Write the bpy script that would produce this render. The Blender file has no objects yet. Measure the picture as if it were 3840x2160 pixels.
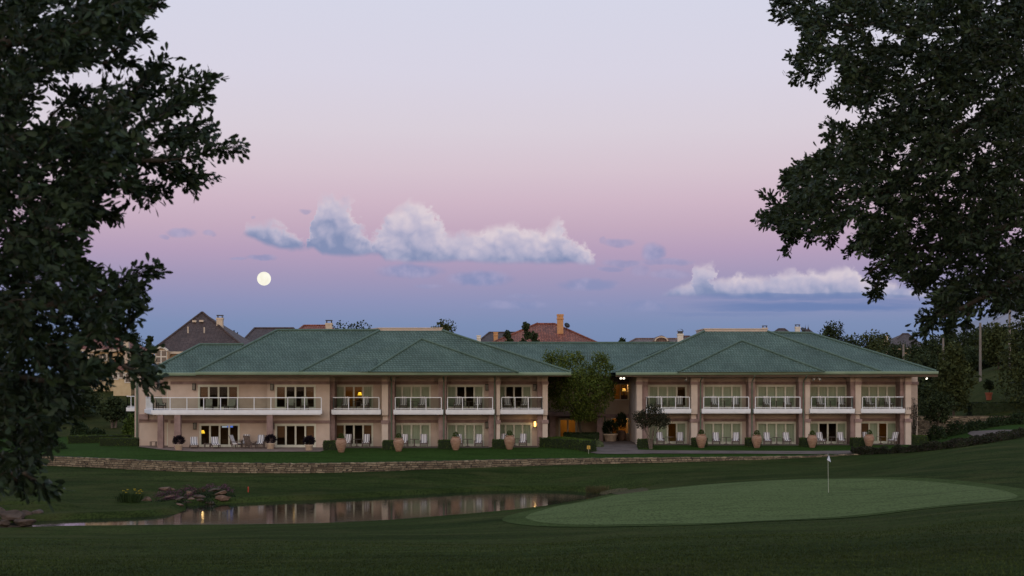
import bpy, math, random
import numpy as np
from mathutils import Vector, Matrix
from mathutils.geometry import delaunay_2d_cdt

scene = bpy.context.scene
col = scene.collection
PI = math.pi
R = math.radians
F, CX, HY, EYE = 5333.0, 1920.0, 1449.0, 5.53   # focal length and horizon measured on the 3840 px photo, eye height (m)

def Xp(px, Y): return (px - CX) / F * Y
def Zp(py, Y): return EYE - (py - HY) / F * Y
def W(px, py, Y): return (Xp(px, Y), Y, Zp(py, Y))

# ------------------------------------------------------------------ materials
def new_mat(name):
    m = bpy.data.materials.new(name); m.use_nodes = True
    nt = m.node_tree
    return m, nt, nt.nodes['Principled BSDF']

def lin(r, g, b):
    f = lambda c: c / 12.92 if c <= 0.04045 else ((c + 0.055) / 1.055) ** 2.4
    return (f(r / 255), f(g / 255), f(b / 255), 1)

def noisy(name, c1, c2, scale=6.0, rough=0.8, detail=6, bump=0.0, bump_scale=None, stretch=(1, 1, 1), ramp=(0.3, 0.7), spec=0.3, coords='Object', metallic=0):
    m, nt, b = new_mat(name)
    N, L = nt.nodes, nt.links
    tc = N.new('ShaderNodeTexCoord'); mp = N.new('ShaderNodeMapping'); mp.inputs['Scale'].default_value = stretch
    L.new(tc.outputs[coords], mp.inputs[0])
    n = N.new('ShaderNodeTexNoise'); n.inputs['Scale'].default_value = scale; n.inputs['Detail'].default_value = detail
    L.new(mp.outputs[0], n.inputs['Vector'])
    cr = N.new('ShaderNodeValToRGB')
    cr.color_ramp.elements[0].position = ramp[0]; cr.color_ramp.elements[0].color = (*c1, 1)
    cr.color_ramp.elements[1].position = ramp[1]; cr.color_ramp.elements[1].color = (*c2, 1)
    L.new(n.outputs['Fac'], cr.inputs[0]); L.new(cr.outputs[0], b.inputs['Base Color'])
    b.inputs['Roughness'].default_value = rough; b.inputs['Specular IOR Level'].default_value = spec
    b.inputs['Metallic'].default_value = metallic
    if bump:
        n2 = N.new('ShaderNodeTexNoise'); n2.inputs['Scale'].default_value = bump_scale or scale * 5; n2.inputs['Detail'].default_value = 4
        L.new(mp.outputs[0], n2.inputs['Vector'])
        bp = N.new('ShaderNodeBump'); bp.inputs['Strength'].default_value = bump; bp.inputs['Distance'].default_value = 0.05
        L.new(n2.outputs['Fac'], bp.inputs['Height']); L.new(bp.outputs[0], b.inputs['Normal'])
    return m

def leafy(name, cols, rough=0.6, trans=0.15, spec=.15):
    m, nt, b = new_mat(name)
    N, L = nt.nodes, nt.links
    g = N.new('ShaderNodeNewGeometry')
    cr = N.new('ShaderNodeValToRGB')
    e = cr.color_ramp.elements
    for i, c in enumerate(cols):
        p = i / (len(cols) - 1)
        if i == 0: e[0].position = 0; e[0].color = (*c, 1)
        elif i == len(cols) - 1: e[len(e) - 1].position = 1; e[len(e) - 1].color = (*c, 1)
        else:
            x = e.new(p); x.color = (*c, 1)
    L.new(g.outputs['Random Per Island'], cr.inputs[0])
    n = N.new('ShaderNodeTexNoise'); n.inputs['Scale'].default_value = 0.9; n.inputs['Detail'].default_value = 2
    tc = N.new('ShaderNodeTexCoord'); L.new(tc.outputs['Object'], n.inputs['Vector'])
    mr = N.new('ShaderNodeMapRange'); mr.inputs['From Min'].default_value = .3; mr.inputs['From Max'].default_value = .7
    mr.inputs['To Min'].default_value = .65; mr.inputs['To Max'].default_value = 1.35
    L.new(n.outputs['Fac'], mr.inputs['Value'])
    mx = N.new('ShaderNodeMix'); mx.data_type = 'RGBA'; mx.blend_type = 'MULTIPLY'; mx.inputs[0].default_value = 1
    L.new(cr.outputs[0], mx.inputs[6]); L.new(mr.outputs[0], mx.inputs[7]); L.new(mx.outputs[2], b.inputs['Base Color'])
    b.inputs['Roughness'].default_value = rough; b.inputs['Specular IOR Level'].default_value = spec
    if trans:
        t = N.new('ShaderNodeBsdfTranslucent'); L.new(mx.outputs[2], t.inputs['Color'])
        ms = N.new('ShaderNodeMixShader'); ms.inputs[0].default_value = trans
        L.new(b.outputs[0], ms.inputs[1]); L.new(t.outputs[0], ms.inputs[2])
        L.new(ms.outputs[0], N['Material Output'].inputs[0])
    return m

def emit(name, c, s):
    m, nt, b = new_mat(name)
    b.inputs['Base Color'].default_value = (*c, 1)
    b.inputs['Emission Color'].default_value = (*c, 1); b.inputs['Emission Strength'].default_value = s
    return m

def glassy(name, tint, refl, rough=0.02):
    m, nt, b = new_mat(name)
    N, L = nt.nodes, nt.links; N.remove(b)
    t = N.new('ShaderNodeBsdfTransparent'); t.inputs[0].default_value = (*tint, 1)
    g = N.new('ShaderNodeBsdfGlossy'); g.inputs['Roughness'].default_value = rough; g.inputs['Color'].default_value = (.9, .95, 1, 1)
    f = N.new('ShaderNodeLayerWeight'); f.inputs['Blend'].default_value = refl
    x = N.new('ShaderNodeMixShader'); L.new(f.outputs['Fresnel'], x.inputs[0]); L.new(t.outputs[0], x.inputs[1]); L.new(g.outputs[0], x.inputs[2])
    L.new(x.outputs[0], N['Material Output'].inputs[0])
    return m

# ------------------------------------------------------------------ mesh building
class MB:
    def __init__(s): s.v = []; s.f = []; s.mi = []; s.cur = 0
    def add(s, vs, fs):
        o = len(s.v); s.v += [tuple(p) for p in vs]; s.f += [[i + o for i in f] for f in fs]; s.mi += [s.cur] * len(fs)
        return s
    def box(s, x0, x1, y0, y1, z0, z1):
        return s.add([(x0, y0, z0), (x1, y0, z0), (x1, y1, z0), (x0, y1, z0), (x0, y0, z1), (x1, y0, z1), (x1, y1, z1), (x0, y1, z1)],
                     [(0, 3, 2, 1), (4, 5, 6, 7), (0, 1, 5, 4), (1, 2, 6, 5), (2, 3, 7, 6), (3, 0, 4, 7)])
    def bar(s, a, b, w, h=None):
        a = Vector(a); b = Vector(b); d = (b - a).normalized(); h = h or w
        up = Vector((0, 0, 1)) if abs(d.z) < .95 else Vector((0, 1, 0))
        x = d.cross(up).normalized(); y = x.cross(d)
        vs = [p + x * sx * w / 2 + y * sy * h / 2 for p in (a, b) for sx, sy in ((-1, -1), (1, -1), (1, 1), (-1, 1))]
        return s.add(vs, [(0, 1, 2, 3), (7, 6, 5, 4), (0, 4, 5, 1), (1, 5, 6, 2), (2, 6, 7, 3), (3, 7, 4, 0)])
    def tube(s, pts, rs, n=8):
        pts = [Vector(p) for p in pts]
        if not hasattr(rs, '__len__'): rs = [rs] * len(pts)
        vs = []
        for i, p in enumerate(pts):
            d = (pts[min(i + 1, len(pts) - 1)] - pts[max(i - 1, 0)]).normalized()
            up = Vector((0, 0, 1)) if abs(d.z) < .9 else Vector((1, 0, 0))
            x = d.cross(up).normalized(); y = x.cross(d)
            vs += [p + (x * math.cos(2 * PI * k / n) + y * math.sin(2 * PI * k / n)) * rs[i] for k in range(n)]
        fs = [(i * n + k, i * n + (k + 1) % n, (i + 1) * n + (k + 1) % n, (i + 1) * n + k) for i in range(len(pts) - 1) for k in range(n)]
        fs += [tuple(range(n))[::-1], tuple(range((len(pts) - 1) * n, len(pts) * n))]
        return s.add(vs, fs)
    def lathe(s, prof, cx=0, cy=0, n=20):
        vs = [(cx + r * math.cos(2 * PI * k / n), cy + r * math.sin(2 * PI * k / n), z) for r, z in prof for k in range(n)]
        fs = [(i * n + k, i * n + (k + 1) % n, (i + 1) * n + (k + 1) % n, (i + 1) * n + k) for i in range(len(prof) - 1) for k in range(n)]
        fs += [tuple(range(n))[::-1], tuple(range((len(prof) - 1) * n, len(prof) * n))]
        return s.add(vs, fs)
    def poly(s, pts): return s.add(pts, [tuple(range(len(pts)))])
    def build(s, name, mat, parent=None, smooth=False, loc=None):
        me = bpy.data.meshes.new(name); me.from_pydata(s.v, [], s.f)
        for m in (mat if isinstance(mat, (list, tuple)) else [mat]): me.materials.append(m)
        if isinstance(mat, (list, tuple)): me.polygons.foreach_set('material_index', s.mi)
        if smooth: me.polygons.foreach_set('use_smooth', [True] * len(me.polygons))
        me.update()
        o = bpy.data.objects.new(name, me); col.objects.link(o)
        if parent: o.parent = parent
        if loc: o.location = loc
        return o

def tag(o, label, cat, group=None, kind=None):
    if label: o['label'] = label
    if cat: o['category'] = cat
    if group: o['group'] = group
    if kind: o['kind'] = kind
    return o
def struct(o): o['kind'] = 'structure'; return o
def thing(name, label, cat, loc=(0, 0, 0), rz=0, group=None):
    o = bpy.data.objects.new(name, None); col.objects.link(o); o.location = loc; o.rotation_euler = (0, 0, rz)
    o.empty_display_size = .2
    return tag(o, label, cat, group)
KIDS = {}
def kids(o): return [c for c in col.objects if c.parent == o]
def copy_tree(o, parent=None):
    c = o.copy(); col.objects.link(c)
    if parent: c.parent = parent
    if o.name not in KIDS: KIDS[o.name] = kids(o)
    for ch in KIDS[o.name]: copy_tree(ch, c)
    return c

def np_mesh(name, verts, faces, mat, parent=None, smooth=False):
    """fast mesh from an (n,3) array and an (m,k) array of faces"""
    me = bpy.data.meshes.new(name)
    nv, (nf, k) = len(verts), faces.shape
    me.vertices.add(nv); me.vertices.foreach_set('co', verts.astype(np.float32).ravel())
    me.loops.add(nf * k); me.loops.foreach_set('vertex_index', faces.astype(np.int32).ravel())
    me.polygons.add(nf); me.polygons.foreach_set('loop_start', np.arange(0, nf * k, k, dtype=np.int32))
    if smooth: me.polygons.foreach_set('use_smooth', np.ones(nf, dtype=bool))
    me.materials.append(mat); me.update(calc_edges=True); me.validate()
    o = bpy.data.objects.new(name, me); col.objects.link(o)
    if parent: o.parent = parent
    return o

def unit(a): return a / np.maximum(np.linalg.norm(a, axis=1, keepdims=True), 1e-9)
def leaf_geo(P, D, length, width, rng, fold=0.25):
    """leaves: kite of two folded halves, each its own island; P base points, D directions"""
    n = len(P); D = unit(D)
    rnd = unit(rng.normal(size=(n, 3))); S = unit(np.cross(D, rnd)); U = np.cross(S, D)
    l = (length * rng.uniform(.7, 1.25, n))[:, None]; w = (width * rng.uniform(.7, 1.25, n))[:, None]
    a = P; m1 = P + D * l * .42 + S * w * .40 + U * w * fold; m1b = P + D * l * .78 + S * w * .46 + U * w * fold * .7
    t = P + D * l; m2b = P + D * l * .78 - S * w * .46 + U * w * fold * .7; m2 = P + D * l * .42 - S * w * .40 + U * w * fold
    V = np.stack([a, m1, m1b, t, m2b, m2], 1).reshape(-1, 3)
    i = np.arange(n)[:, None] * 6
    Fc = np.concatenate([i + np.array([[0, 1, 2, 3]]), i + np.array([[0, 3, 4, 5]])])
    return V, Fc
def quad_geo(P, size, rng, Nrm=None, aspect=.6):
    n = len(P)
    D = unit(rng.normal(size=(n, 3))) if Nrm is None else unit(np.cross(Nrm + rng.normal(size=(n, 3)) * .5, rng.normal(size=(n, 3))))
    rnd = unit(rng.normal(size=(n, 3))); S = unit(np.cross(D, rnd))
    l = (size * rng.uniform(.6, 1.4, n))[:, None]
    V = np.stack([P - D * l * .5, P + S * l * aspect * .5, P + D * l * .5, P - S * l * aspect * .5], 1).reshape(-1, 3)
    i = np.arange(n)[:, None] * 4
    return V, i + np.array([[0, 1, 2, 3]])

M = {}
# ------------------------------------------------------------------ material library
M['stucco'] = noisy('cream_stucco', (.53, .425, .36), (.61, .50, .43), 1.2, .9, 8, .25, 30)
M['stucco_shade'] = noisy('shaded_stucco', (.40, .31, .23), (.47, .37, .28), 1.2, .9, 8, .25, 30)  # cream stucco darkened, the connecting wing's shade put into its colour
M['panel'] = noisy('pale_stucco_panel', (.56, .465, .40), (.63, .53, .46), 1.5, .9, 8, .2, 30)
M['mauve'] = noisy('mauve_stone', (.22, .148, .135), (.34, .24, .225), 1.6, .85, 8, .4, 14)
M['white'] = noisy('white_paint', (.76, .79, .85), (.85, .88, .94), 2, .5, 4)
M['door_white'] = noisy('cream_joinery', (.60, .60, .50), (.68, .68, .58), 2, .5, 4)
M['gutter'] = noisy('green_gutter', (.17, .25, .17), (.24, .32, .23), .6, .45, 6)
M['gutter_dark'] = noisy('green_downspout', (.10, .14, .10), (.14, .18, .13), 2, .5, 4)
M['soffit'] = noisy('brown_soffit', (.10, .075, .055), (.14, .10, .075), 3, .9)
M['room'] = noisy('brown_room_walls', (.10, .062, .04), (.15, .095, .06), 2, .9)
M['room_warm'] = noisy('ochre_room_walls', (.42, .25, .08), (.52, .31, .10), 2, .9)
M['curtain'] = noisy('sage_curtain', (.44, .48, .37), (.50, .54, .42), 7, .9, 2, stretch=(1, 1, .02), ramp=(.38, .62))
M['shade_brown'] = noisy('brown_blind', (.17, .085, .045), (.22, .11, .06), 4, .9, 2, stretch=(.1, 1, 4))
M['glass'] = glassy('window_glass', (.80, .84, .81), .16)
M['rail_glass'] = glassy('balcony_glass', (.70, .74, .70), .12)
M['teak'] = noisy('weathered_teak', (.10, .075, .065), (.20, .155, .14), 9, .75, 5, stretch=(1, 1, .3))
M['teak_dark'] = noisy('dark_teak', (.06, .042, .035), (.11, .08, .07), 9, .75, 5)
M['terracotta'] = noisy('terracotta', (.25, .135, .088), (.42, .275, .195), 3.2, .85, 6, .3, 25, stretch=(.7, .7, 2.2))
M['cream_pot'] = noisy('cream_pot', (.58, .45, .34), (.68, .54, .42), 5, .8, 5, .2)
M['lamp_metal'] = noisy('bronze_metal', (.03, .03, .025), (.06, .055, .045), 8, .5)
M['frosted'] = noisy('frosted_lantern_glass', (.16, .16, .14), (.22, .22, .19), 8, .3)
M['chimney_cream'] = noisy('cream_chimney', (.55, .45, .35), (.64, .54, .43), 3, .9, 6, .2)
M['chimney_white'] = noisy('white_chimney', (.62, .58, .52), (.70, .66, .6), 3, .9, 6, .2)
M['chimney_orange'] = noisy('ochre_chimney', (.48, .25, .11), (.56, .31, .15), 3, .9, 6, .2)
M['black_metal'] = noisy('dark_cap_metal', (.035, .035, .04), (.07, .07, .075), 6, .5)
M['house_wall'] = noisy('buff_house_wall', (.42, .30, .19), (.50, .37, .25), 2, .9, 6, .2)
M['house_wall_b'] = noisy('yellow_house_wall', (.55, .42, .25), (.63, .50, .32), 2, .9, 6, .2)
M['dark_glass'] = noisy('dark_window_glass', (.012, .014, .018), (.03, .034, .04), 1, .08, spec=.5)
M['bark'] = noisy('oak_bark', (.035, .027, .02), (.085, .068, .052), 5, .95, 8, .8, 16, stretch=(1, 1, .3))
M['bark_pale'] = noisy('pale_bark', (.11, .085, .07), (.19, .15, .125), 6, .9, 6, .4)
M['oak'] = leafy('oak_leaves', [(.014, .023, .013), (.022, .037, .018), (.034, .055, .024), (.020, .033, .022)], .5, .08)
M['oak_r'] = leafy('oak_leaves_pale', [(.016, .025, .013), (.026, .040, .018), (.038, .057, .024), (.022, .035, .021)], .5, .08)
M['tree'] = leafy('court_tree_leaves', [(.052, .078, .013), (.085, .118, .02), (.13, .16, .03), (.068, .10, .018)], .6, .25)
M['bgtree'] = leafy('far_tree_leaves', [(.018, .028, .012), (.03, .045, .018), (.045, .06, .022)], .8, .1)
M['bgtree_b'] = leafy('far_tree_leaves_olive', [(.03, .04, .014), (.045, .058, .02), (.065, .078, .026)], .8, .1)
M['myrtle'] = leafy('myrtle_leaves', [(.018, .020, .012), (.03, .032, .017), (.045, .045, .024)], .7, .1)
M['hedge'] = leafy('hedge_leaves', [(.036, .060, .011), (.058, .092, .016), (.08, .12, .02)], .7, .1)
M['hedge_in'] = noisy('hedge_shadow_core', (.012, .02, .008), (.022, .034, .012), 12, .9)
M['bush_pale'] = leafy('pale_bush_leaves', [(.10, .13, .06), (.14, .17, .08), (.19, .22, .11)], .8, .1)
M['bush_dark'] = leafy('dark_bush_leaves', [(.012, .022, .008), (.02, .036, .012), (.03, .05, .016)], .7, .1)
M['purple'] = leafy('dark_purple_leaves', [(.010, .007, .013), (.018, .012, .02), (.028, .018, .026)], .8, .05)
M['cover'] = leafy('flowering_cover', [(.02, .026, .012), (.028, .03, .016), (.024, .034, .013), (.05, .034, .036)], .8, .1)
M['pinkflower'] = leafy('pink_flowers', [(.12, .04, .085), (.19, .075, .14), (.08, .035, .055), (.03, .042, .018), (.05, .03, .03)], .8, .1)
M['yellow'] = noisy('yellow_petals', (.32, .24, .01), (.45, .34, .02), 8, .7)
M['iris'] = leafy('iris_blades', [(.02, .04, .012), (.035, .06, .018)], .6, .1)
M['reed'] = leafy('dry_reeds', [(.07, .075, .03), (.12, .10, .05)], .8, .1)
M['rock'] = noisy('red_sandstone', (.065, .038, .027), (.20, .122, .082), 1.7, .9, 9, .8, 6, ramp=(.35, .68))
M['rock_b'] = noisy('grey_brown_rock', (.040, .028, .022), (.105, .072, .055), 1.7, .9, 9, .8, 6, ramp=(.35, .68))
M['concrete'] = noisy('path_concrete', (.125, .100, .090), (.175, .142, .128), .8, 1, 8, .2, 40, spec=.02)
M['paver'] = noisy('patio_pavers', (.20, .145, .12), (.28, .21, .175), 1.5, 1, 8, .2, 20, spec=.02)
M['asphalt'] = noisy('dark_path', (.06, .058, .066), (.085, .082, .09), 1, .9, 8, .2, 40)
M['pole'] = noisy('weathered_pole', (.16, .14, .13), (.24, .21, .19), 3, .9, 6, stretch=(1, 1, .2))
M['flag'] = noisy('white_flag_cloth', (.55, .58, .68), (.68, .70, .78), 4, .8)
M['flag_dark'] = noisy('navy_flag_edge', (.02, .022, .05), (.03, .035, .07), 4, .8)
M['stick'] = noisy('pale_flagstick', (.45, .46, .38), (.52, .53, .45), 3, .5)
M['sign_yellow'] = noisy('yellow_sign_board', (.55, .33, .06), (.65, .42, .10), 9, .7)
M['sign_mark'] = noisy('brown_sign_marks', (.22, .11, .02), (.28, .15, .03), 9, .7)
M['red'] = noisy('red_stake_paint', (.35, .035, .02), (.45, .06, .03), 9, .6)
M['red_pot'] = noisy('red_clay_pot', (.28, .075, .04), (.36, .11, .06), 4, .8)
M['tent'] = noisy('blue_grey_roof_sheet', (.22, .24, .32), (.27, .29, .37), .15, .6)
M['earth'] = noisy('bare_earth', (.09, .065, .045), (.15, .11, .075), 3, .95, 8, .4)
M['dial'] = noisy('black_numerals', (.03, .025, .025), (.05, .04, .04), 4, .7)
M['lit_shade'] = emit('lit_lamp_shade', (1, .62, .04), 1.15)
M['lit_shade_soft'] = emit('lit_lamp_shade_soft', (1, .55, .12), .75)
M['lit_lantern'] = emit('lit_lantern_glass', (1, .66, .22), 1.6)
M['flood'] = emit('lit_flood_lens', (1, .92, .75), 2.2)
M['flood_off'] = noisy('white_flood_body', (.55, .52, .47), (.62, .6, .55), 5, .6)
M['screen'] = emit('television_screen', (.10, .22, .85), .75)
M['screen_b'] = emit('television_screen_pale', (.55, .62, .75), .6)

# striped cushion cloth
def stripes():
    m, nt, b = new_mat('grey_white_striped_cloth'); N, L = nt.nodes, nt.links
    tc = N.new('ShaderNodeTexCoord'); sp = N.new('ShaderNodeSeparateXYZ'); L.new(tc.outputs['Object'], sp.inputs[0])
    a = N.new('ShaderNodeMath'); a.operation = 'MULTIPLY_ADD'; a.inputs[1].default_value = 1 / .20; a.inputs[2].default_value = .5
    L.new(sp.outputs[0], a.inputs[0])
    f = N.new('ShaderNodeMath'); f.operation = 'FRACT'; L.new(a.outputs[0], f.inputs[0])
    cr = N.new('ShaderNodeValToRGB'); e = cr.color_ramp.elements; cr.color_ramp.interpolation = 'CONSTANT'
    e[0].color = (.72, .71, .73, 1); e[0].position = 0
    x = e.new(.28); x.color = (.22, .215, .25, 1); e[len(e) - 1].position = .72; e[len(e) - 1].color = (.72, .71, .73, 1)
    L.new(f.outputs[0], cr.inputs[0]); L.new(cr.outputs[0], b.inputs['Base Color']); b.inputs['Roughness'].default_value = .9
    return m
M['stripe'] = stripes()
M['plain_cushion'] = noisy('grey_green_cushion', (.26, .27, .22), (.33, .34, .28), 5, .9)

def tiles(name, c1, c2, c3, bw=.30, bh=.34, bump=.5, shear=0):
    """interlocking roof tiles, worked out on the slope from height and run"""
    m, nt, b = new_mat(name); N, L = nt.nodes, nt.links
    tc = N.new('ShaderNodeTexCoord')
    g = N.new('ShaderNodeNewGeometry')
    sp = N.new('ShaderNodeSeparateXYZ'); L.new(tc.outputs['Object'], sp.inputs[0])
    sn = N.new('ShaderNodeSeparateXYZ'); L.new(g.outputs['True Normal'], sn.inputs[0])
    # run along the eave = cross of the horizontal normal with the position
    def mt(op, a, bb=None):
        n = N.new('ShaderNodeMath'); n.operation = op
        for k, v in ((0, a), (1, bb)):
            if v is None: continue
            if isinstance(v, (int, float)): n.inputs[k].default_value = v
            else: L.new(v, n.inputs[k])
        return n.outputs[0]
    hl = mt('MAXIMUM', mt('SQRT', mt('ADD', mt('MULTIPLY', sn.outputs[0], sn.outputs[0]), mt('MULTIPLY', sn.outputs[1], sn.outputs[1]))), .001)
    run = mt('DIVIDE', mt('SUBTRACT', mt('MULTIPLY', sp.outputs[1], sn.outputs[0]), mt('MULTIPLY', sp.outputs[0], sn.outputs[1])), hl)
    up = mt('DIVIDE', sp.outputs[2], hl); run = mt('ADD', run, mt('MULTIPLY', up, shear))
    cv = N.new('ShaderNodeCombineXYZ'); L.new(run, cv.inputs[0]); L.new(up, cv.inputs[1])
    bt = N.new('ShaderNodeTexBrick'); L.new(cv.outputs[0], bt.inputs['Vector'])
    bt.inputs['Scale'].default_value = 1; bt.inputs['Brick Width'].default_value = bw; bt.inputs['Row Height'].default_value = bh
    bt.inputs['Mortar Size'].default_value = .035; bt.inputs['Mortar Smooth'].default_value = .6; bt.inputs['Bias'].default_value = 0
    bt.inputs['Color1'].default_value = (*c1, 1); bt.inputs['Color2'].default_value = (*c2, 1); bt.inputs['Mortar'].default_value = (*c3, 1)
    bt.offset = .35; bt.offset_frequency = 3
    n = N.new('ShaderNodeTexNoise'); n.inputs['Scale'].default_value = .35; n.inputs['Detail'].default_value = 8; n.inputs['Roughness'].default_value = .7
    L.new(cv.outputs[0], n.inputs['Vector'])
    mr = N.new('ShaderNodeMapRange'); L.new(n.outputs['Fac'], mr.inputs['Value'])
    mr.inputs['From Min'].default_value = .3; mr.inputs['From Max'].default_value = .7; mr.inputs['To Min'].default_value = .72; mr.inputs['To Max'].default_value = 1.25
    mx = N.new('ShaderNodeMix'); mx.data_type = 'RGBA'; mx.blend_type = 'MULTIPLY'; mx.inputs[0].default_value = 1
    L.new(bt.outputs['Color'], mx.inputs[6]); L.new(mr.outputs[0], mx.inputs[7])
    # scattered worn tiles, darker, a few at a time along a course
    v = N.new('ShaderNodeTexNoise'); v.inputs['Scale'].default_value = 1.0; v.inputs['Detail'].default_value = 5; v.inputs['Roughness'].default_value = .8
    ms = N.new('ShaderNodeMapping'); ms.inputs['Scale'].default_value = (.55, 2.6, 1); L.new(cv.outputs[0], ms.inputs[0]); L.new(ms.outputs[0], v.inputs['Vector'])
    m2 = N.new('ShaderNodeMapRange'); L.new(v.outputs['Fac'], m2.inputs['Value'])
    m2.inputs['From Min'].default_value = .60; m2.inputs['From Max'].default_value = .70; m2.inputs['To Min'].default_value = 1; m2.inputs['To Max'].default_value = .62
    m3 = N.new('ShaderNodeMix'); m3.data_type = 'RGBA'; m3.blend_type = 'MULTIPLY'; m3.inputs[0].default_value = 1
    L.new(mx.outputs[2], m3.inputs[6]); L.new(m2.outputs[0], m3.inputs[7])
    L.new(m3.outputs[2], b.inputs['Base Color'])
    # half-round profile across each tile and a step per course
    fr = mt('FRACT', mt('DIVIDE', run, bw)); prof = mt('SINE', mt('MULTIPLY', fr, PI))
    fu = mt('SUBTRACT', 1, mt('FRACT', mt('DIVIDE', up, bh)))
    h = mt('ADD', mt('MULTIPLY', prof, .6), mt('MULTIPLY', fu, .5))
    bp = N.new('ShaderNodeBump'); bp.inputs['Strength'].default_value = bump; bp.inputs['Distance'].default_value = .08
    L.new(h, bp.inputs['Height']); L.new(bp.outputs[0], b.inputs['Normal'])
    b.inputs['Roughness'].default_value = .65; b.inputs['Specular IOR Level'].default_value = .2
    return m
M['roof'] = tiles('green_roof_tiles', (.086, .134, .110), (.116, .170, .143), (.030, .050, .041), .27, .30, .55, .5)
M['roof_r'] = tiles('green_roof_tiles_straight', (.086, .134, .110), (.116, .170, .143), (.030, .050, .041), .27, .30, .55, .28)
M['ridge'] = noisy('green_ridge_tiles', (.066, .112, .090), (.10, .158, .128), 2.5, .6, 5, .5, 6)
M['roof_brown'] = tiles('brown_shingles', (.070, .048, .043), (.105, .074, .068), (.035, .024, .022), .5, .28, .4)
M['roof_red'] = tiles('red_barrel_tiles', (.17, .050, .030), (.34, .115, .068), (.035, .014, .012), .36, .42, .9)
M['roof_tan'] = tiles('tan_barrel_tiles', (.14, .085, .07), (.21, .135, .11), (.055, .035, .03), .36, .42, .9)

def stone_wall():
    m, nt, b = new_mat('coursed_fieldstone'); N, L = nt.nodes, nt.links
    tc = N.new('ShaderNodeTexCoord'); sp = N.new('ShaderNodeSeparateXYZ'); L.new(tc.outputs['Object'], sp.inputs[0])
    n0 = N.new('ShaderNodeTexNoise'); n0.inputs['Scale'].default_value = 1.3; n0.inputs['Detail'].default_value = 3; L.new(tc.outputs['Object'], n0.inputs['Vector'])
    z = N.new('ShaderNodeMath'); z.operation = 'MULTIPLY_ADD'; z.inputs[1].default_value = .22; L.new(n0.outputs['Fac'], z.inputs[0]); L.new(sp.outputs[2], z.inputs[2])
    n9 = N.new('ShaderNodeTexNoise'); n9.inputs['Scale'].default_value = 1.1; n9.inputs['Detail'].default_value = 4; L.new(tc.outputs['Object'], n9.inputs['Vector'])
    xx = N.new('ShaderNodeMath'); xx.operation = 'MULTIPLY_ADD'; xx.inputs[1].default_value = 1.3; L.new(n9.outputs['Fac'], xx.inputs[0]); L.new(sp.outputs[0], xx.inputs[2])
    cv = N.new('ShaderNodeCombineXYZ'); L.new(xx.outputs[0], cv.inputs[0]); L.new(z.outputs[0], cv.inputs[1])
    bt = N.new('ShaderNodeTexBrick'); bt.offset = .37; bt.offset_frequency = 3; bt.squash = .6; bt.squash_frequency = 2; L.new(cv.outputs[0], bt.inputs['Vector'])
    bt.inputs['Scale'].default_value = 1; bt.inputs['Brick Width'].default_value = .52; bt.inputs['Row Height'].default_value = .17
    bt.inputs['Mortar Size'].default_value = .022; bt.inputs['Mortar Smooth'].default_value = .3
    bt.inputs['Color1'].default_value = (.12, .085, .052, 1); bt.inputs['Color2'].default_value = (.30, .235, .155, 1); bt.inputs['Mortar'].default_value = (.03, .022, .016, 1)
    n = N.new('ShaderNodeTexNoise'); n.inputs['Scale'].default_value = 2.3; n.inputs['Detail'].default_value = 6; L.new(cv.outputs[0], n.inputs['Vector'])
    mr = N.new('ShaderNodeMapRange'); L.new(n.outputs['Fac'], mr.inputs['Value']); mr.inputs['From Min'].default_value = .3; mr.inputs['From Max'].default_value = .7
    mr.inputs['To Min'].default_value = .55; mr.inputs['To Max'].default_value = 1.3
    mx = N.new('ShaderNodeMix'); mx.data_type = 'RGBA'; mx.blend_type = 'MULTIPLY'; mx.inputs[0].default_value = 1
    L.new(bt.outputs['Color'], mx.inputs[6]); L.new(mr.outputs[0], mx.inputs[7]); L.new(mx.outputs[2], b.inputs['Base Color'])
    bp = N.new('ShaderNodeBump'); bp.inputs['Strength'].default_value = .8; bp.inputs['Distance'].default_value = .05
    iv = N.new('ShaderNodeMath'); iv.operation = 'SUBTRACT'; iv.inputs[0].default_value = 1; L.new(bt.outputs['Fac'], iv.inputs[1])
    L.new(iv.outputs[0], bp.inputs['Height']); L.new(bp.outputs[0], b.inputs['Normal'])
    b.inputs['Roughness'].default_value = .9
    return m
M['stonewall'] = stone_wall()

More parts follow.
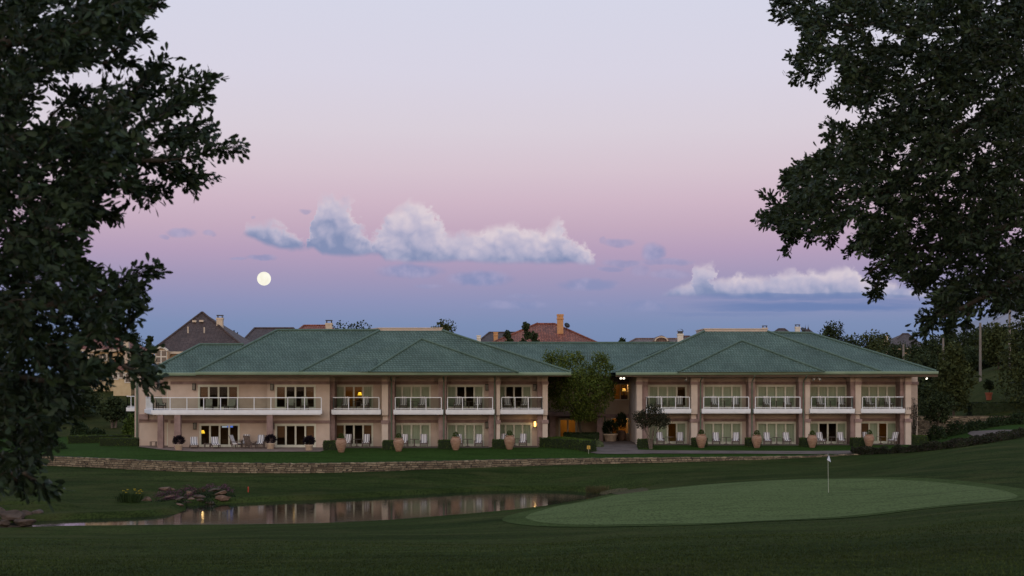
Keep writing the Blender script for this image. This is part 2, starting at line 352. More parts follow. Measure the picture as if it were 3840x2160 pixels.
def grass_mat(name, base, light, dry, dryamt, streak=(1, 1, 1), bump=.6):
    m, nt, b = new_mat(name); N, L = nt.nodes, nt.links
    tc = N.new('ShaderNodeTexCoord')
    def nz(scale, detail, st=(1, 1, 1), rough=.6):
        mp = N.new('ShaderNodeMapping'); mp.inputs['Scale'].default_value = st; L.new(tc.outputs['Object'], mp.inputs[0])
        n = N.new('ShaderNodeTexNoise'); n.inputs['Scale'].default_value = scale; n.inputs['Detail'].default_value = detail; n.inputs['Roughness'].default_value = rough
        L.new(mp.outputs[0], n.inputs['Vector']); return n.outputs['Fac']
    def mixc(f, a, bcol, lo, hi):
        mr = N.new('ShaderNodeMapRange'); mr.inputs['From Min'].default_value = lo; mr.inputs['From Max'].default_value = hi; L.new(f, mr.inputs['Value'])
        mx = N.new('ShaderNodeMix'); mx.data_type = 'RGBA'; L.new(mr.outputs[0], mx.inputs[0])
        for k, c in ((6, a), (7, bcol)):
            if isinstance(c, tuple): mx.inputs[k].default_value = (*c, 1)
            else: L.new(c, mx.inputs[k])
        return mx.outputs[2]
    c = mixc(nz(.11, 5, streak), base, light, .35, .68)
    c1 = mixc(nz(.55, 6, (.35, 1.5, 1), .7), c, tuple(x * .55 for x in base), .50, .74)
    c2 = mixc(nz(9, 3, (1, .35, 1)), c1, tuple(x * .45 for x in base), .44, .72)
    c3 = mixc(nz(.30, 8, (.6, 1, 1), .75), c2, dry, 1 - dryamt - .12, 1 - dryamt + .25)
    L.new(c3, b.inputs['Base Color'])
    bp = N.new('ShaderNodeBump'); bp.inputs['Strength'].default_value = bump; bp.inputs['Distance'].default_value = .06
    L.new(nz(14, 4, (1, .5, 1), .7), bp.inputs['Height']); L.new(bp.outputs[0], b.inputs['Normal'])
    b.inputs['Roughness'].default_value = 1; b.inputs['Specular IOR Level'].default_value = .02
    return m
M['grass'] = grass_mat('fairway_grass', (.024, .038, .009), (.048, .066, .017), (.072, .067, .024), .40, (.5, 1.6, 1))
M['green'] = grass_mat('putting_green_grass', (.098, .130, .048), (.112, .146, .056), (.118, .142, .06), .2, (1, 1, 1), .12)
M['lawn'] = grass_mat('lawn_grass', (.031, .062, .012), (.040, .076, .015), (.07, .080, .024), .26, (.5, 1.6, 1), .5)
# ------------------------------------------------------------------ terrain
A = lambda px: (px - CX) / F
LOWER = [  # (px of the viewing direction, [(distance, height) ...] up to the foot of the stone wall)
    (-1900, [(3, 4.2), (12.7, 3.8), (40, 1.3), (60, -.7), (70, -1.5), (77, -2.05), (83, -1.95), (92, -1.75), (104, -1.4), (122, -.9)]),
    (0,    [(3, 4.15), (12.7, 3.7), (40, 1.2), (60, -.95), (70, -1.82), (75, -2.08), (83, -1.98), (92, -1.82), (104, -1.45), (119, -1.05)]),
    (447,  [(3, 4.1), (12.7, 3.7), (40, 1.2), (60, -.95), (70, -1.82), (75, -2.08), (83, -1.98), (92, -1.85), (104, -1.5), (116, -1.12)]),
    (1043, [(3, 4.1), (12.7, 3.72), (40, 1.2), (60, -.72), (70, -1.5), (78, -2.08), (94, -2.08), (103, -1.72), (111, -1.28)]),
    (1500, [(3, 4.1), (12.7, 3.75), (40, 1.15), (60, -.62), (70, -1.25), (80, -2.05), (98, -2.08), (105, -1.72), (113, -1.16)]),
    (1968, [(3, 4.1), (12.7, 3.78), (40, 1.1), (58, -.3), (66, -.55), (76, -1.1), (85, -1.95), (104, -2.08), (110, -1.6), (117, -1.03)]),
    (2385, [(3, 4.1), (12.7, 3.8), (40, 1.3), (58, -.25), (68, -.2), (77, -.27), (84, -.95), (95, -1.3), (110, -1.12), (119.5, -.95)]),
    (3100, [(3, 4.15), (12.7, 3.82), (40, 1.45), (60, 0), (75, -.11), (86, -.05), (92, -.35), (105, -.72), (115, -.72), (123, -.62)]),
    (3840, [(3, 4.2), (12.7, 3.9), (40, 1.95), (62, .7), (75, .62), (90, .85), (110, 1.3), (126, 1.55)]),
    (5700, [(3, 4.4), (12.7, 4.3), (40, 3.2), (62, 2.6), (90, 2.8), (126, 3.3)]),
]
WALL = [(-1900, 124, -.9, -.35), (-600, 122, -.95, -.3), (164, 119, -1.05, -.316), (300, 117, -1.1, -.36), (656, 112.5, -1.22, -.482), (1043, 111, -1.28, -.548),
        (1341, 112, -1.23, -.539), (1640, 114, -1.1, -.498), (1938, 117, -1.03, -.525), (2236, 119, -.98, -.50), (2534, 120.5, -.9, -.55),
        (2832, 122, -.78, -.54), (3100, 123, -.56, -.5), (3400, 124, -.2, -.2), (3840, 126, 1.5, 1.5), (5700, 128, 3.3, 3.3)]
wa = np.array([A(w[0]) for w in WALL]); wy = np.array([w[1] for w in WALL]); wzb = np.array([w[2] for w in WALL]); wzt = np.array([w[3] for w in WALL])
def smooth_interp(a, xs, ys):
    k = np.array([-.03, -.015, 0, .015, .03]); return sum(np.interp(a + d, xs, ys) for d in k) / 5
def wall_Y(a): return smooth_interp(a, wa, wy)
def wall_top(a): return smooth_interp(a, wa, wzt)
def wall_bot(a): return np.minimum(smooth_interp(a, wa, wzb), wall_top(a))
la = np.array([A(c[0]) for c in LOWER])
YS = np.linspace(3, 140, 549)
TAB = []
for c in LOWER:
    ys = np.array([p[0] for p in c[1]]); zs = np.array([p[1] for p in c[1]])
    t = np.interp(YS, ys, zs)
    # smooth along the distance
    ker = np.exp(-.5 * (np.arange(-14, 15) / 6.0) ** 2); ker /= ker.sum()
    tp = np.concatenate([np.full(14, t[0]), t, np.full(14, t[-1])]); TAB.append(np.convolve(tp, ker, 'valid'))
TAB = np.array(TAB)
def sstep(x, a, b):
    t = np.clip((x - a) / (b - a), 0, 1); return t * t * (3 - 2 * t)
# water
WZ, WZ2 = -2.1, -1.86
def on_level(pts, z): return np.array([(Xp(px, (EYE - z) * F / (py - HY)), (EYE - z) * F / (py - HY)) for px, py in pts])
POND = on_level([(-420, 1967), (-200, 1963), (0, 1960), (140, 1955), (250, 1948), (400, 1943), (560, 1937), (660, 1926), (693, 1910), (690, 1898), (760, 1893), (870, 1887), (1000, 1881), (1200, 1874),
                 (1345, 1867), (1482, 1860), (1650, 1850), (1832, 1841), (2036, 1838), (2150, 1842), (2240, 1849), (2315, 1857),
                 (2269, 1864), (2160, 1880), (2053, 1898), (1920, 1914), (1774, 1927), (1482, 1951), (1191, 1965), (900, 1969), (600, 1971), (233, 1975), (0, 1982), (-200, 1986), (-420, 1990)], WZ)
CREEK = on_level([(-420, 1893), (-100, 1896), (100, 1897), (190, 1899), (150, 1904), (0, 1907), (-420, 1912)], WZ2)
MIDA = np.array([(px - CX) / F for px in (0, 447, 693, 900, 1482, 2053, 2300)]); MIDY = np.array([78, 80, 82, 86, 90, 98, 100.])
def poly_sd(X, Y, poly):
    """signed distance, negative inside"""
    d = np.full(X.shape, 1e9); ins = np.zeros(X.shape, bool); n = len(poly)
    for i in range(n):
        x0, y0 = poly[i]; x1, y1 = poly[(i + 1) % n]
        ex, ey = x1 - x0, y1 - y0
        t = np.clip(((X - x0) * ex + (Y - y0) * ey) / (ex * ex + ey * ey + 1e-12), 0, 1)
        d = np.minimum(d, np.hypot(X - x0 - t * ex, Y - y0 - t * ey))
        c = ((y0 > Y) != (y1 > Y)) & (X < (x1 - x0) * (Y - y0) / (y1 - y0 + 1e-12) + x0); ins ^= c
    return np.where(ins, -d, d)
def hill(a, Y):
    e = sstep(Y, 148, 195) * 4.2 + sstep(Y, 190, 280) * 2.2 + sstep(Y, 300, 700) * 2
    l = sstep(-a, .20, .27) * sstep(Y, 136, 190) * 1.2
    r = sstep(a, .285, .34) * (sstep(Y, 150, 172) * 2.8)
    return e + l + r
def zt_flat(X, Y):
    X = np.asarray(X, float); Y = np.asarray(Y, float); X, Y = np.broadcast_arrays(X, Y)
    Yc = np.maximum(Y, 9.0); a = np.clip(X / Yc, -.72, .72)
    # lower ground
    yi = np.clip((np.clip(Y, 3, 140) - 3) / (YS[1] - YS[0]), 0, len(YS) - 1.001); i0 = yi.astype(int); fy = yi - i0
    z = np.zeros(X.shape)
    for da, wgt in ((-.03, .25), (0, .5), (.03, .25)):
        aa = np.clip(a + da, la[0], la[-1] - 1e-6); j = np.clip(np.searchsorted(la, aa, 'right') - 1, 0, len(la) - 2); fa = (aa - la[j]) / (la[j + 1] - la[j])
        fa = fa * fa * (3 - 2 * fa)
        z += wgt * ((TAB[j, i0] * (1 - fy) + TAB[j, i0 + 1] * fy) * (1 - fa) + (TAB[j + 1, i0] * (1 - fy) + TAB[j + 1, i0 + 1] * fy) * fa)
    z = z + .07 * np.sin(X * .21 + Y * .13) * np.sin(Y * .17 - X * .09) * sstep(Y, 12, 30) + np.where(Y < 3, (3 - Y) * .03, 0)
    z = z + sstep(-Y, 30, 110) * 9
    z = np.where((Y > 55) & (Y < 112), np.maximum(z, WZ + .12), z)
    for poly, lev, ww in ((POND, WZ, 3.6), (CREEK, WZ2, 2.5)):
        m = (Y > 60) & (Y < 112)
        if m.any():
            d = np.full(X.shape, 99.); d[m] = poly_sd(X[m], Y[m], poly)
            w = sstep(d, 0, ww); lip = .42 if lev != WZ else np.where(Y > np.interp(a, MIDA, MIDY), .42, .07); tgt = lev + .05 + lip * np.clip(d, 0, .7)
            z = np.where(d > 0, tgt * (1 - w) + z * w, lev + .05 - np.clip(-d * .5, 0, .8))
    # upper ground behind the wall
    Yw = wall_Y(a); zb, zt_ = wall_bot(a), wall_top(a)
    z = z + (zb - z) * sstep(Y, Yw - 9, Yw)
    end = 126 + 5 * sstep(a, .03, .10)
    flat0 = 1.5 * sstep(a, .285, .36) + 1.8 * sstep(a, .36, .7)
    zu = zt_ + (flat0 - zt_) * sstep(Y, Yw - 1, end) + hill(a, Y) * np.where(Y > 135, 1, 0)
    return np.where(Y > Yw + .2, zu, z)
def ground(x, y): return float(zt_flat(np.array([x]), np.array([y]))[0])
GY = np.arange(8, 420, .2)
def hit(px, py):
    """where the sight line of a photo point meets the ground"""
    X = A(px) * GY; zr = EYE - (py - HY) / F * GY
    k = np.argmax(zt_flat(X, GY) >= zr)
    return (X[k], GY[k], float(zt_flat(X[k:k + 1], GY[k:k + 1])[0]))

def terrain(name, rows, mat):
    s = np.concatenate([np.linspace(-1.6, -.36, 40)[:-1], np.linspace(-.36, .36, 330), np.linspace(.36, 1.6, 40)[1:]])
    Yrow = []
    for k in s:
        Yw = 115.0
        for _ in range(25):
            Yw = .5 * Yw + .5 * float(wall_Y(np.array([np.clip(k * (Yw + 25) / Yw, -.72, .72)]))[0])
        Yrow.append(rows(Yw))
    Y = np.array(Yrow).T; X = s[None, :] * (np.maximum(Y, -18) + 25) * np.where(Y < 0, 1.6, 1)
    Z = zt_flat(X, Y); nr, nc = Y.shape
    V = np.stack([X, Y, Z], -1).reshape(-1, 3)
    i = np.arange(nr * nc).reshape(nr, nc)
    Fc = np.stack([i[:-1, :-1], i[:-1, 1:], i[1:, 1:], i[1:, :-1]], -1).reshape(-1, 4)
    return struct(np_mesh(name, V, Fc, mat, smooth=True))
terrain('fairway', lambda Yw: np.concatenate([np.linspace(-160, 0, 24)[:-1], np.linspace(0, 60, 80)[:-1], np.linspace(60, Yw + .14, 189), np.array([Yw + .27])]), M['grass'])
terrain('lawn', lambda Yw: np.linspace(Yw + .25, 150, 90), M['lawn'])
M['hillgrass'] = grass_mat('hillside_grass', (.038, .048, .016), (.058, .066, .022), (.09, .082, .035), .4, (1, 1, 1), .5)
terrain('hillside', lambda Yw: np.concatenate([np.linspace(150, 300, 50)[:-1], np.linspace(300, 900, 12)[:-1], np.array([1200, 2500, 5000.])]), M['hillgrass'])

def drape(name, poly, mat, off=.03, step=1.0, kind='structure'):
    poly = [tuple(p[:2]) for p in poly]
    dense = []
    for i in range(len(poly)):
        a, b = np.array(poly[i]), np.array(poly[(i + 1) % len(poly)]); n = max(1, int(np.linalg.norm(b - a) / step))
        dense += [tuple(a + (b - a) * k / n) for k in range(n)]
    P = np.array(dense); lo, hi = P.min(0), P.max(0)
    gx, gy = np.meshgrid(np.arange(lo[0], hi[0], step), np.arange(lo[1], hi[1], step)); gx, gy = gx.ravel(), gy.ravel()
    sd = poly_sd(gx, gy, P); k = sd < -.3 * step
    pts = dense + list(zip(gx[k], gy[k])); n = len(dense)
    r = delaunay_2d_cdt([Vector(p) for p in pts], [], [list(range(n))], 1, 1e-4)
    vs = np.array([(v.x, v.y) for v in r[0]]); z = zt_flat(vs[:, 0], vs[:, 1]) + off
    mb = MB(); mb.v = [(a[0], a[1], c) for a, c in zip(vs, z)]; mb.f = [list(f) for f in r[2]]
    o = mb.build(name, mat, smooth=True)
    if kind: o['kind'] = kind
    return o
def smooth_closed(pts, it=2):
    for _ in range(it):
        q = []
        for i in range(len(pts)):
            a, b = pts[i], pts[(i + 1) % len(pts)]
            q += [tuple(.75 * np.array(a) + .25 * np.array(b)), tuple(.25 * np.array(a) + .75 * np.array(b))]
        pts = q
    return pts

# water sheets
def water_mat():
    m, nt, b = new_mat('pond_water'); N, L = nt.nodes, nt.links
    b.inputs['Base Color'].default_value = (.010, .013, .011, 1); b.inputs['Roughness'].default_value = .055; b.inputs['IOR'].default_value = 1.333
    b.inputs['Specular IOR Level'].default_value = .5
    tc = N.new('ShaderNodeTexCoord'); mp = N.new('ShaderNodeMapping'); mp.inputs['Scale'].default_value = (.8, 2.2, 1); L.new(tc.outputs['Object'], mp.inputs[0])
    n = N.new('ShaderNodeTexNoise'); n.inputs['Scale'].default_value = 1.6; n.inputs['Detail'].default_value = 3; L.new(mp.outputs[0], n.inputs['Vector'])
    bp = N.new('ShaderNodeBump'); bp.inputs['Strength'].default_value = .06; bp.inputs['Distance'].default_value = .05
    L.new(n.outputs['Fac'], bp.inputs['Height']); L.new(bp.outputs[0], b.inputs['Normal'])
    return m
M['water'] = water_mat()
def sheet(name, poly, z):
    c = poly.mean(0); mb = MB(); n = len(poly)
    P = [Vector((p[0], p[1])) for p in poly]
    out = []
    for i in range(n):
        d = (P[(i + 1) % n] - P[i - 1]).normalized(); nr = Vector((d.y, -d.x)); out.append(P[i] + nr * WSIGN * 1.2)
    r = delaunay_2d_cdt(out, [], [list(range(n))], 1, 1e-4)
    mb.v = [(v.x, v.y, z) for v in r[0]]; mb.f = [list(f) for f in r[2]]
    return struct(mb.build(name, M['water']))
area = lambda p: .5 * sum(p[i][0] * p[(i + 1) % len(p)][1] - p[(i + 1) % len(p)][0] * p[i][1] for i in range(len(p)))
WSIGN = 1 if area(POND) > 0 else -1
sheet('pond_water', POND, WZ); WSIGN = 1 if area(CREEK) > 0 else -1; sheet('creek_water', CREEK, WZ2)

# putting green
G = [(1312, 1300), (1400, 1275), (1500, 1255), (1600, 1240), (1700, 1228), (1800, 1218), (1950, 1210), (2080, 1207), (2180, 1205), (2300, 1210), (2400, 1218), (2480, 1228), (2550, 1242),
     (2566, 1254), (2500, 1264), (2400, 1271), (2300, 1281), (2150, 1297), (2000, 1309), (1850, 1316), (1700, 1319), (1550, 1322), (1420, 1322), (1340, 1314)]
gp = []
for dx, dy in G:
    h = hit(dx * 1.4907, dy * 1.4907); gp.append(h[:2])
gs = np.array(smooth_closed(gp)); nx = np.roll(gs, -1, 0) - np.roll(gs, 1, 0); nx = np.column_stack([nx[:, 1], -nx[:, 0]]) / np.linalg.norm(nx, axis=1, keepdims=True); nx *= 1 if area(gs) > 0 else -1
M['collar'] = grass_mat('green_collar_grass', (.052, .076, .022), (.066, .092, .028), (.08, .088, .034), .3, (1, 1, 1), .3)
drape('green_collar', gs + nx * 1.1, M['collar'], .022, .9)
drape('putting_green', gs, M['green'], .034, .9)

# short turf blades on the near slope, where single blades still show
def turf():
    g = np.random.default_rng(21); n = 110000
    Y = 9.5 + 62 * g.beta(.85, 3.4, n); X = g.uniform(-.42, .42, n) * Y; Z = zt_flat(X, Y)
    clump = .55 + .45 * np.sin(X * .9 + 2 * np.sin(Y * .31)) * np.sin(Y * .7 + X * .23); P = np.column_stack([X, Y, Z - .004])
    h = (.016 + .020 * g.uniform(0, 1, n) * clump)[:, None]; a = g.uniform(0, 2 * PI, n); s = np.column_stack([np.cos(a), np.sin(a), 0 * a]) * (.004 + .00032 * Y)[:, None]
    tip = P + np.column_stack([g.normal(0, .5, n), g.normal(0, .5, n), np.ones(n)]) * h * 1.1
    V = np.stack([P - s, P + s, tip], 1).reshape(-1, 3); o = np_mesh('turf_blades', V, np.arange(3 * n).reshape(-1, 3), M['turf']); tag(o, 'short mown grass blades on the near slope', 'grass', kind='stuff')
M['turf'] = leafy('turf_blade', [(.024, .038, .009), (.042, .060, .015), (.062, .082, .022)], .9, .1)
turf()
# ------------------------------------------------------------------ the hotel wings
F1 = 3.44      # upper floor level
D0, D1 = 2.16, 5.68   # door heads
EAVE = 6.47

def french_door(parent, x0, x1, Y, z0, z1, states, handles=True):
    """four-leaf glazed door; states: c curtain, d dark curtain, o open dark room, b brown blind"""
    mb = MB(); n = len(states); fw = .09
    mb.box(x0, x1, Y - .06, Y + .10, z1 - .11, z1); mb.box(x0, x0 + fw, Y - .06, Y + .10, z0, z1 - .11); mb.box(x1 - fw, x1, Y - .06, Y + .10, z0, z1 - .11)
    w = (x1 - x0 - 2 * fw) / n; rail = .24; st = .075
    fr = None; panes = []
    for i in range(n):
        a = x0 + fw + w * i; b = a + w
        mb.box(a + .004, a + st, Y - .03, Y + .05, z0 + .02, z1 - .115); mb.box(b - st, b - .004, Y - .03, Y + .05, z0 + .02, z1 - .115)
        mb.box(a + st, b - st, Y - .028, Y + .048, z0 + .02, z0 + rail); mb.box(a + st, b - st, Y - .028, Y + .048, z1 - .20, z1 - .116)
        panes.append((a + st, b - st))
    mb.box(x0, x1, Y - .07, Y + .10, z0 - .02, z0 + .018)
    fr = mb.build('french_door', M['door_white'], parent)
    for i, (a, b) in enumerate(panes):
        MB().add([(a, Y + .01, z0 + rail), (b, Y + .01, z0 + rail), (b, Y + .01, z1 - .2), (a, Y + .01, z1 - .2)], [(0, 1, 2, 3)]).build('pane', M['glass'], fr)
        s = states[i]
        if s in 'cdb':
            c = MB(); k = 9; pts = []
            lo = z0 + .05 if s != 'b' else z0 + .9
            for j in range(k + 1):
                x = a - .03 + (b - a + .06) * j / k; y = Y + .16 + (.008 * (j % 2) if s != 'b' else 0)
                pts += [(x, y, lo), (x, y, z1 - .05)]
            c.add(pts, [(2 * j, 2 * j + 2, 2 * j + 3, 2 * j + 1) for j in range(k)])
            c.build('blind' if s == 'b' else 'curtain', M['shade_brown'] if s == 'b' else M['curtain'], fr)
    if handles and n == 4:
        xm = (x0 + x1) / 2; h = MB()
        for sx in (-1, 1): h.bar((xm + sx * .045, Y - .07, z0 + .95), (xm + sx * .045, Y - .07, z0 + 1.1), .02).bar((xm + sx * .045, Y - .07, z0 + 1.02), (xm + sx * .045, Y - .02, z0 + 1.02), .02)
        h.build('handle', M['white'], fr)
    return fr

def room(parent, x0, x1, Y, z0, z1, warm=False, depth=4.2):
    mb = MB(); y0, y1 = Y + .32, Y + depth
    mb.add([(x0, y0, z0), (x1, y0, z0), (x1, y1, z0), (x0, y1, z0), (x0, y0, z1), (x1, y0, z1), (x1, y1, z1), (x0, y1, z1)],
           [(0, 1, 2, 3), (4, 7, 6, 5), (1, 5, 6, 2), (2, 6, 7, 3), (3, 7, 4, 0)])
    mb.box((x0 + x1) / 2 - .2, x1 - .4, y1 - 1.6, y1 - .05, z0 + .01, z0 + .62)       # a bed against the back wall
    mb.build('guest_room', M['room_warm' if warm else 'room'], parent)

def wall_with_openings(mb, x0, x1, Y, op0, op1, zt=EAVE, th=.3, z0=-.6):
    """front wall with one opening per floor (None for none)"""
    mb.cur = 0
    for (za, zb, op, h) in ((z0, 2.9, op0, (0.0, D0)), (2.9, zt, op1, (F1, D1))):
        if op is None: mb.box(x0, x1, Y, Y + th, za, zb); continue
        a, b = op
        mb.box(x0, a, Y, Y + th, za, zb); mb.box(b, x1, Y, Y + th, za, zb)
        mb.box(a, b, Y, Y + th, h[1], zb); mb.box(a, b, Y, Y + th, za, h[0] - .02)
    mb.cur = 1
    mb.box(x0, x1, Y - .07, Y - .003, 5.71, 5.99); mb.box(x0, x1, Y - .07, Y - .003, 2.19, 2.46)
    mb.cur = 0

def railing(parent, path, z, spacing=1.3, close_end=(True, True), n_posts=None):
    """white rail along plan points with glass infill; returns railing"""
    r = MB(); gl = []
    for (a, b), np_ in zip(zip(path[:-1], path[1:]), n_posts):
        a = Vector(a); b = Vector(b); d = (b - a)
        r.bar((a.x, a.y, z + 1.10), (b.x, b.y, z + 1.10), .11, .07); r.bar((a.x, a.y, z + .11), (b.x, b.y, z + .11), .05, .05)
        for i in range(np_ + 1):
            p = a + d * i / np_
            r.bar((p.x, p.y, z), (p.x, p.y, z + 1.08), .065)
            if i < np_:
                q = a + d * (i + 1) / np_; u = d.normalized() * .04
                gl.append((p + u, q - u))
    o = r.build('railing', M['white'], parent)
    for p, q in gl:
        MB().add([(p.x, p.y, z + .14), (q.x, q.y, z + .14), (q.x, q.y, z + 1.06), (p.x, p.y, z + 1.06)], [(0, 1, 2, 3)]).build('glass_panel', M['rail_glass'], parent)
    return o

def prism(mb, foot, z0, z1):
    n = len(foot)
    return mb.add([(x, y, z0) for x, y in foot] + [(x, y, z1) for x, y in foot],
                  [tuple(range(n))[::-1], tuple(range(n, 2 * n))] + [(i, (i + 1) % n, (i + 1) % n + n, i + n) for i in range(n)])

def balcony(parent, px0, px1, Yd, left_ret, right_ret, posts=3):
    yf = Yd - 2.55
    x0, x1 = Xp(px0, yf), Xp(px1, yf)
    s = MB(); s.box(x0, x1, yf, Yd - .10, 3.09, 3.43); s.box(x0 + .02, x1 - .02, yf + .03, Yd - .12, 3.0, 3.088)
    b = s.build('balcony', M['white'], parent)
    i0, i1 = x0 + .16, x1 - .16; p = [(i0, yf + .14, 0), (i1, yf + .14, 0)]; n = [posts]
    if left_ret: p = [(i0 - .05, yf + .75, 0)] + p; n = [1] + n
    if right_ret: p = p + [(i1 + .05, yf + .75, 0)]; n = n + [1]
    railing(b, p, 3.43, n_posts=n)
    return b

def lantern(parent, px, py, Y, lit=False):
    x, y, z = W(px, py, Y); mb = MB()
    for sx in (-1, 1):
        for sy in (-1, 1): mb.bar((x + sx * .12, y - .16 + sy * .1, z - .24), (x + sx * .12, y - .16 + sy * .1, z + .24), .035)
    mb.box(x - .16, x + .16, y - .31, y - .02, z + .24, z + .32); mb.box(x - .15, x + .15, y - .29, y - .03, z - .29, z - .24)
    mb.box(x - .09, x + .09, y - .06, y + .02, z - .2, z + .2)
    o = mb.build('wall_lantern', M['lamp_metal'], parent)
    MB().box(x - .10, x + .10, y - .24, y - .08, z - .235, z + .235).build('lantern_glass', M['lit_lantern' if lit else 'frosted'], o)
    if lit: o['label'] = 'lit glowing wall lantern'
    return (x, y, z)

def downspout(parent, px, Y, ztop=6.3):
    x = Xp(px, Y); mb = MB()
    mb.tube([(x + .05, Y - 1.3, EAVE + .06), (x + .04, Y - .9, EAVE - .14), (x, Y - .1, ztop - .25), (x, Y, ztop - .5), (x, Y, .05)], .065, 8)
    for z in (1.0, 2.6, 4.4): mb.box(x - .09, x + .09, Y - .08, Y + .09, z, z + .05)
    mb.build('downspout', M['gutter_dark'], parent)

def pier(mb, kind, a, b, Yd):
    """a, b px limits; kind m = mauve stone pier, c = hung pale panel with a mauve cap"""
    if kind == 'm':
        Y = Yd - 1.7; mb.cur = 1
        mb.box(Xp(a, Y), Xp(b, Y), Y, Yd + .1, -.6, 5.73)
        x0, x1 = Xp(a, Y), Xp(b, Y); mb.cur = 0
        mb.box(x0 - .02, x1 + .02, Y - .02, Yd + .1, 5.99, EAVE); mb.cur = 1
        mb.box(x0 - .035, x1 + .035, Y - .05, Yd + .1, 5.731, 5.988); mb.box(x0 - .03, x1 + .03, Y - .04, Yd, 2.19, 2.46)
    else:
        Y = Yd - 1.95; x0, x1 = Xp(a, Y), Xp(b, Y); mb.cur = 2
        mb.box(x0, x1, Y, Yd - .2, 2.92, 5.70); mb.box(x0, x1, Y, Yd - .2, -.6, 2.13)
        mb.cur = 0; mb.box(x0 + .05, x1 - .05, Y + .35, Yd - .2, 2.46, 2.92); mb.box(x0 - .01, x1 + .01, Y, Yd + .1, 5.99, EAVE - .003)
        mb.cur = 1; mb.box(x0 - .07, x1 + .07, Y - .07, Yd - .15, 5.702, 5.99); mb.box(x0 - .07, x1 + .07, Y - .07, Yd - .15, 2.132, 2.458)
    mb.cur = 0

def faces(name, polys, mat, parent): 
    mb = MB()
    for p in polys: mb.poly(p)
    return mb.build(name, mat, parent)
def capline(mb, *pts): mb.tube([Vector(p) + Vector((0, -.03, .03)) for p in pts], .115, 6)
def gutter_line(parent, pts):
    mb = MB()
    prof = [(0, 0), (-.16, .02), (-.20, .12), (-.20, .27), (-.16, .29), (-.02, .29)]
    P = [Vector(p) for p in pts]
    vs = []
    for p in P: vs += [(p.x, p.y + dy, p.z - .29 + dz) for dy, dz in prof]
    n = len(prof); fs = [(i * n + k, (i + 1) * n + k, (i + 1) * n + (k + 1) % n, i * n + (k + 1) % n) for i in range(len(P) - 1) for k in range(n)]
    fs += [tuple(range(n)), tuple(range((len(P) - 1) * n, len(P) * n))[::-1]]
    fb = MB()
    for a, b in zip(P[:-1], P[1:]):
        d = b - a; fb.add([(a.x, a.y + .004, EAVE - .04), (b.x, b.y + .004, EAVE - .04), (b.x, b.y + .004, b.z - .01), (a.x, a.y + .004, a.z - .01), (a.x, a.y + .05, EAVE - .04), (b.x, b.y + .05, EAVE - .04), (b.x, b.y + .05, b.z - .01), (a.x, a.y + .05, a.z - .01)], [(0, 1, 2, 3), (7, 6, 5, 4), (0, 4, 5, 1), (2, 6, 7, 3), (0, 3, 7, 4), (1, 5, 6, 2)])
    fb.build('fascia', M['soffit'], parent); mb.add(vs, fs); return mb.build('gutter', M['gutter'], parent)  # fascia in dark soffit brown, painting in the thin shadow below the gutter

WALLM = [M['stucco'], M['mauve'], M['panel'], M['stucco_shade']]
def bay(parent, mb, b):
    Y = b['Y']; x0, x1 = Xp(b['x0'], Y), Xp(b['x1'], Y)
    (u0, u1), (l0, l1) = b['u'], b['l']
    U = (Xp(u0, Y), Xp(u1, Y)); Lo = (Xp(l0, Y), Xp(l1, Y))
    wall_with_openings(mb, x0, x1, Y, Lo, U)
    french_door(parent, *U, Y, F1, D1, b['us']); french_door(parent, *Lo, Y, 0.02, D0, b['ls'])
    room(parent, x0 + .05, x1 - .05, Y, F1 - .02, 6.1, b.get('uw', False)); room(parent, x0 + .05, x1 - .05, Y, 0, 2.75, b.get('lw', False))

# ---- left wing
L = thing('hotel_wing', 'long left hotel wing with green tiled roof, white balconies and cream stucco', 'hotel wing')
mb = MB()
LB = [dict(Y=129.0, x0=640, x1=1002, u=(743, 896), l=(748, 899), us='boob', ls='oooo', lw=False),
      dict(Y=128.3, x0=1002, x1=1236, u=(1031.6, 1184), l=(1032, 1185), us='boob', ls='boob'),
      dict(Y=130.7, x0=1236, x1=1466, u=(1254, 1399.5), l=(1254, 1400), us='cooc', ls='boob', uw=True),
      dict(Y=130.7, x0=1466, x1=1659, u=(1470, 1615.6), l=(1470, 1615.6), us='cccc', ls='cccc'),
      dict(Y=130.9, x0=1659, x1=1848, u=(1674, 1815.7), l=(1674, 1815.7), us='dood', ls='cccc'),
      dict(Y=132.0, x0=1848, x1=2030, u=(1860, 1995), l=(1860, 1995), us='dood', ls='cccc')]
for b in LB: bay(L, mb, b)
for k, a, b, Y in (('c', 1213.4, 1235.3, 130.4), ('m', 1235.3, 1254.6, 130.7), ('c', 1431.8, 1455, 130.5), ('m', 1455, 1479, 130.7), ('m', 1645, 1673, 130.8),
                   ('m', 1832, 1862, 131.2), ('c', 1862, 1875, 131.2), ('m', 2015, 2034.5, 132), ('c', 2034.5, 2054, 131.8)): pier(mb, k, a, b, Y)
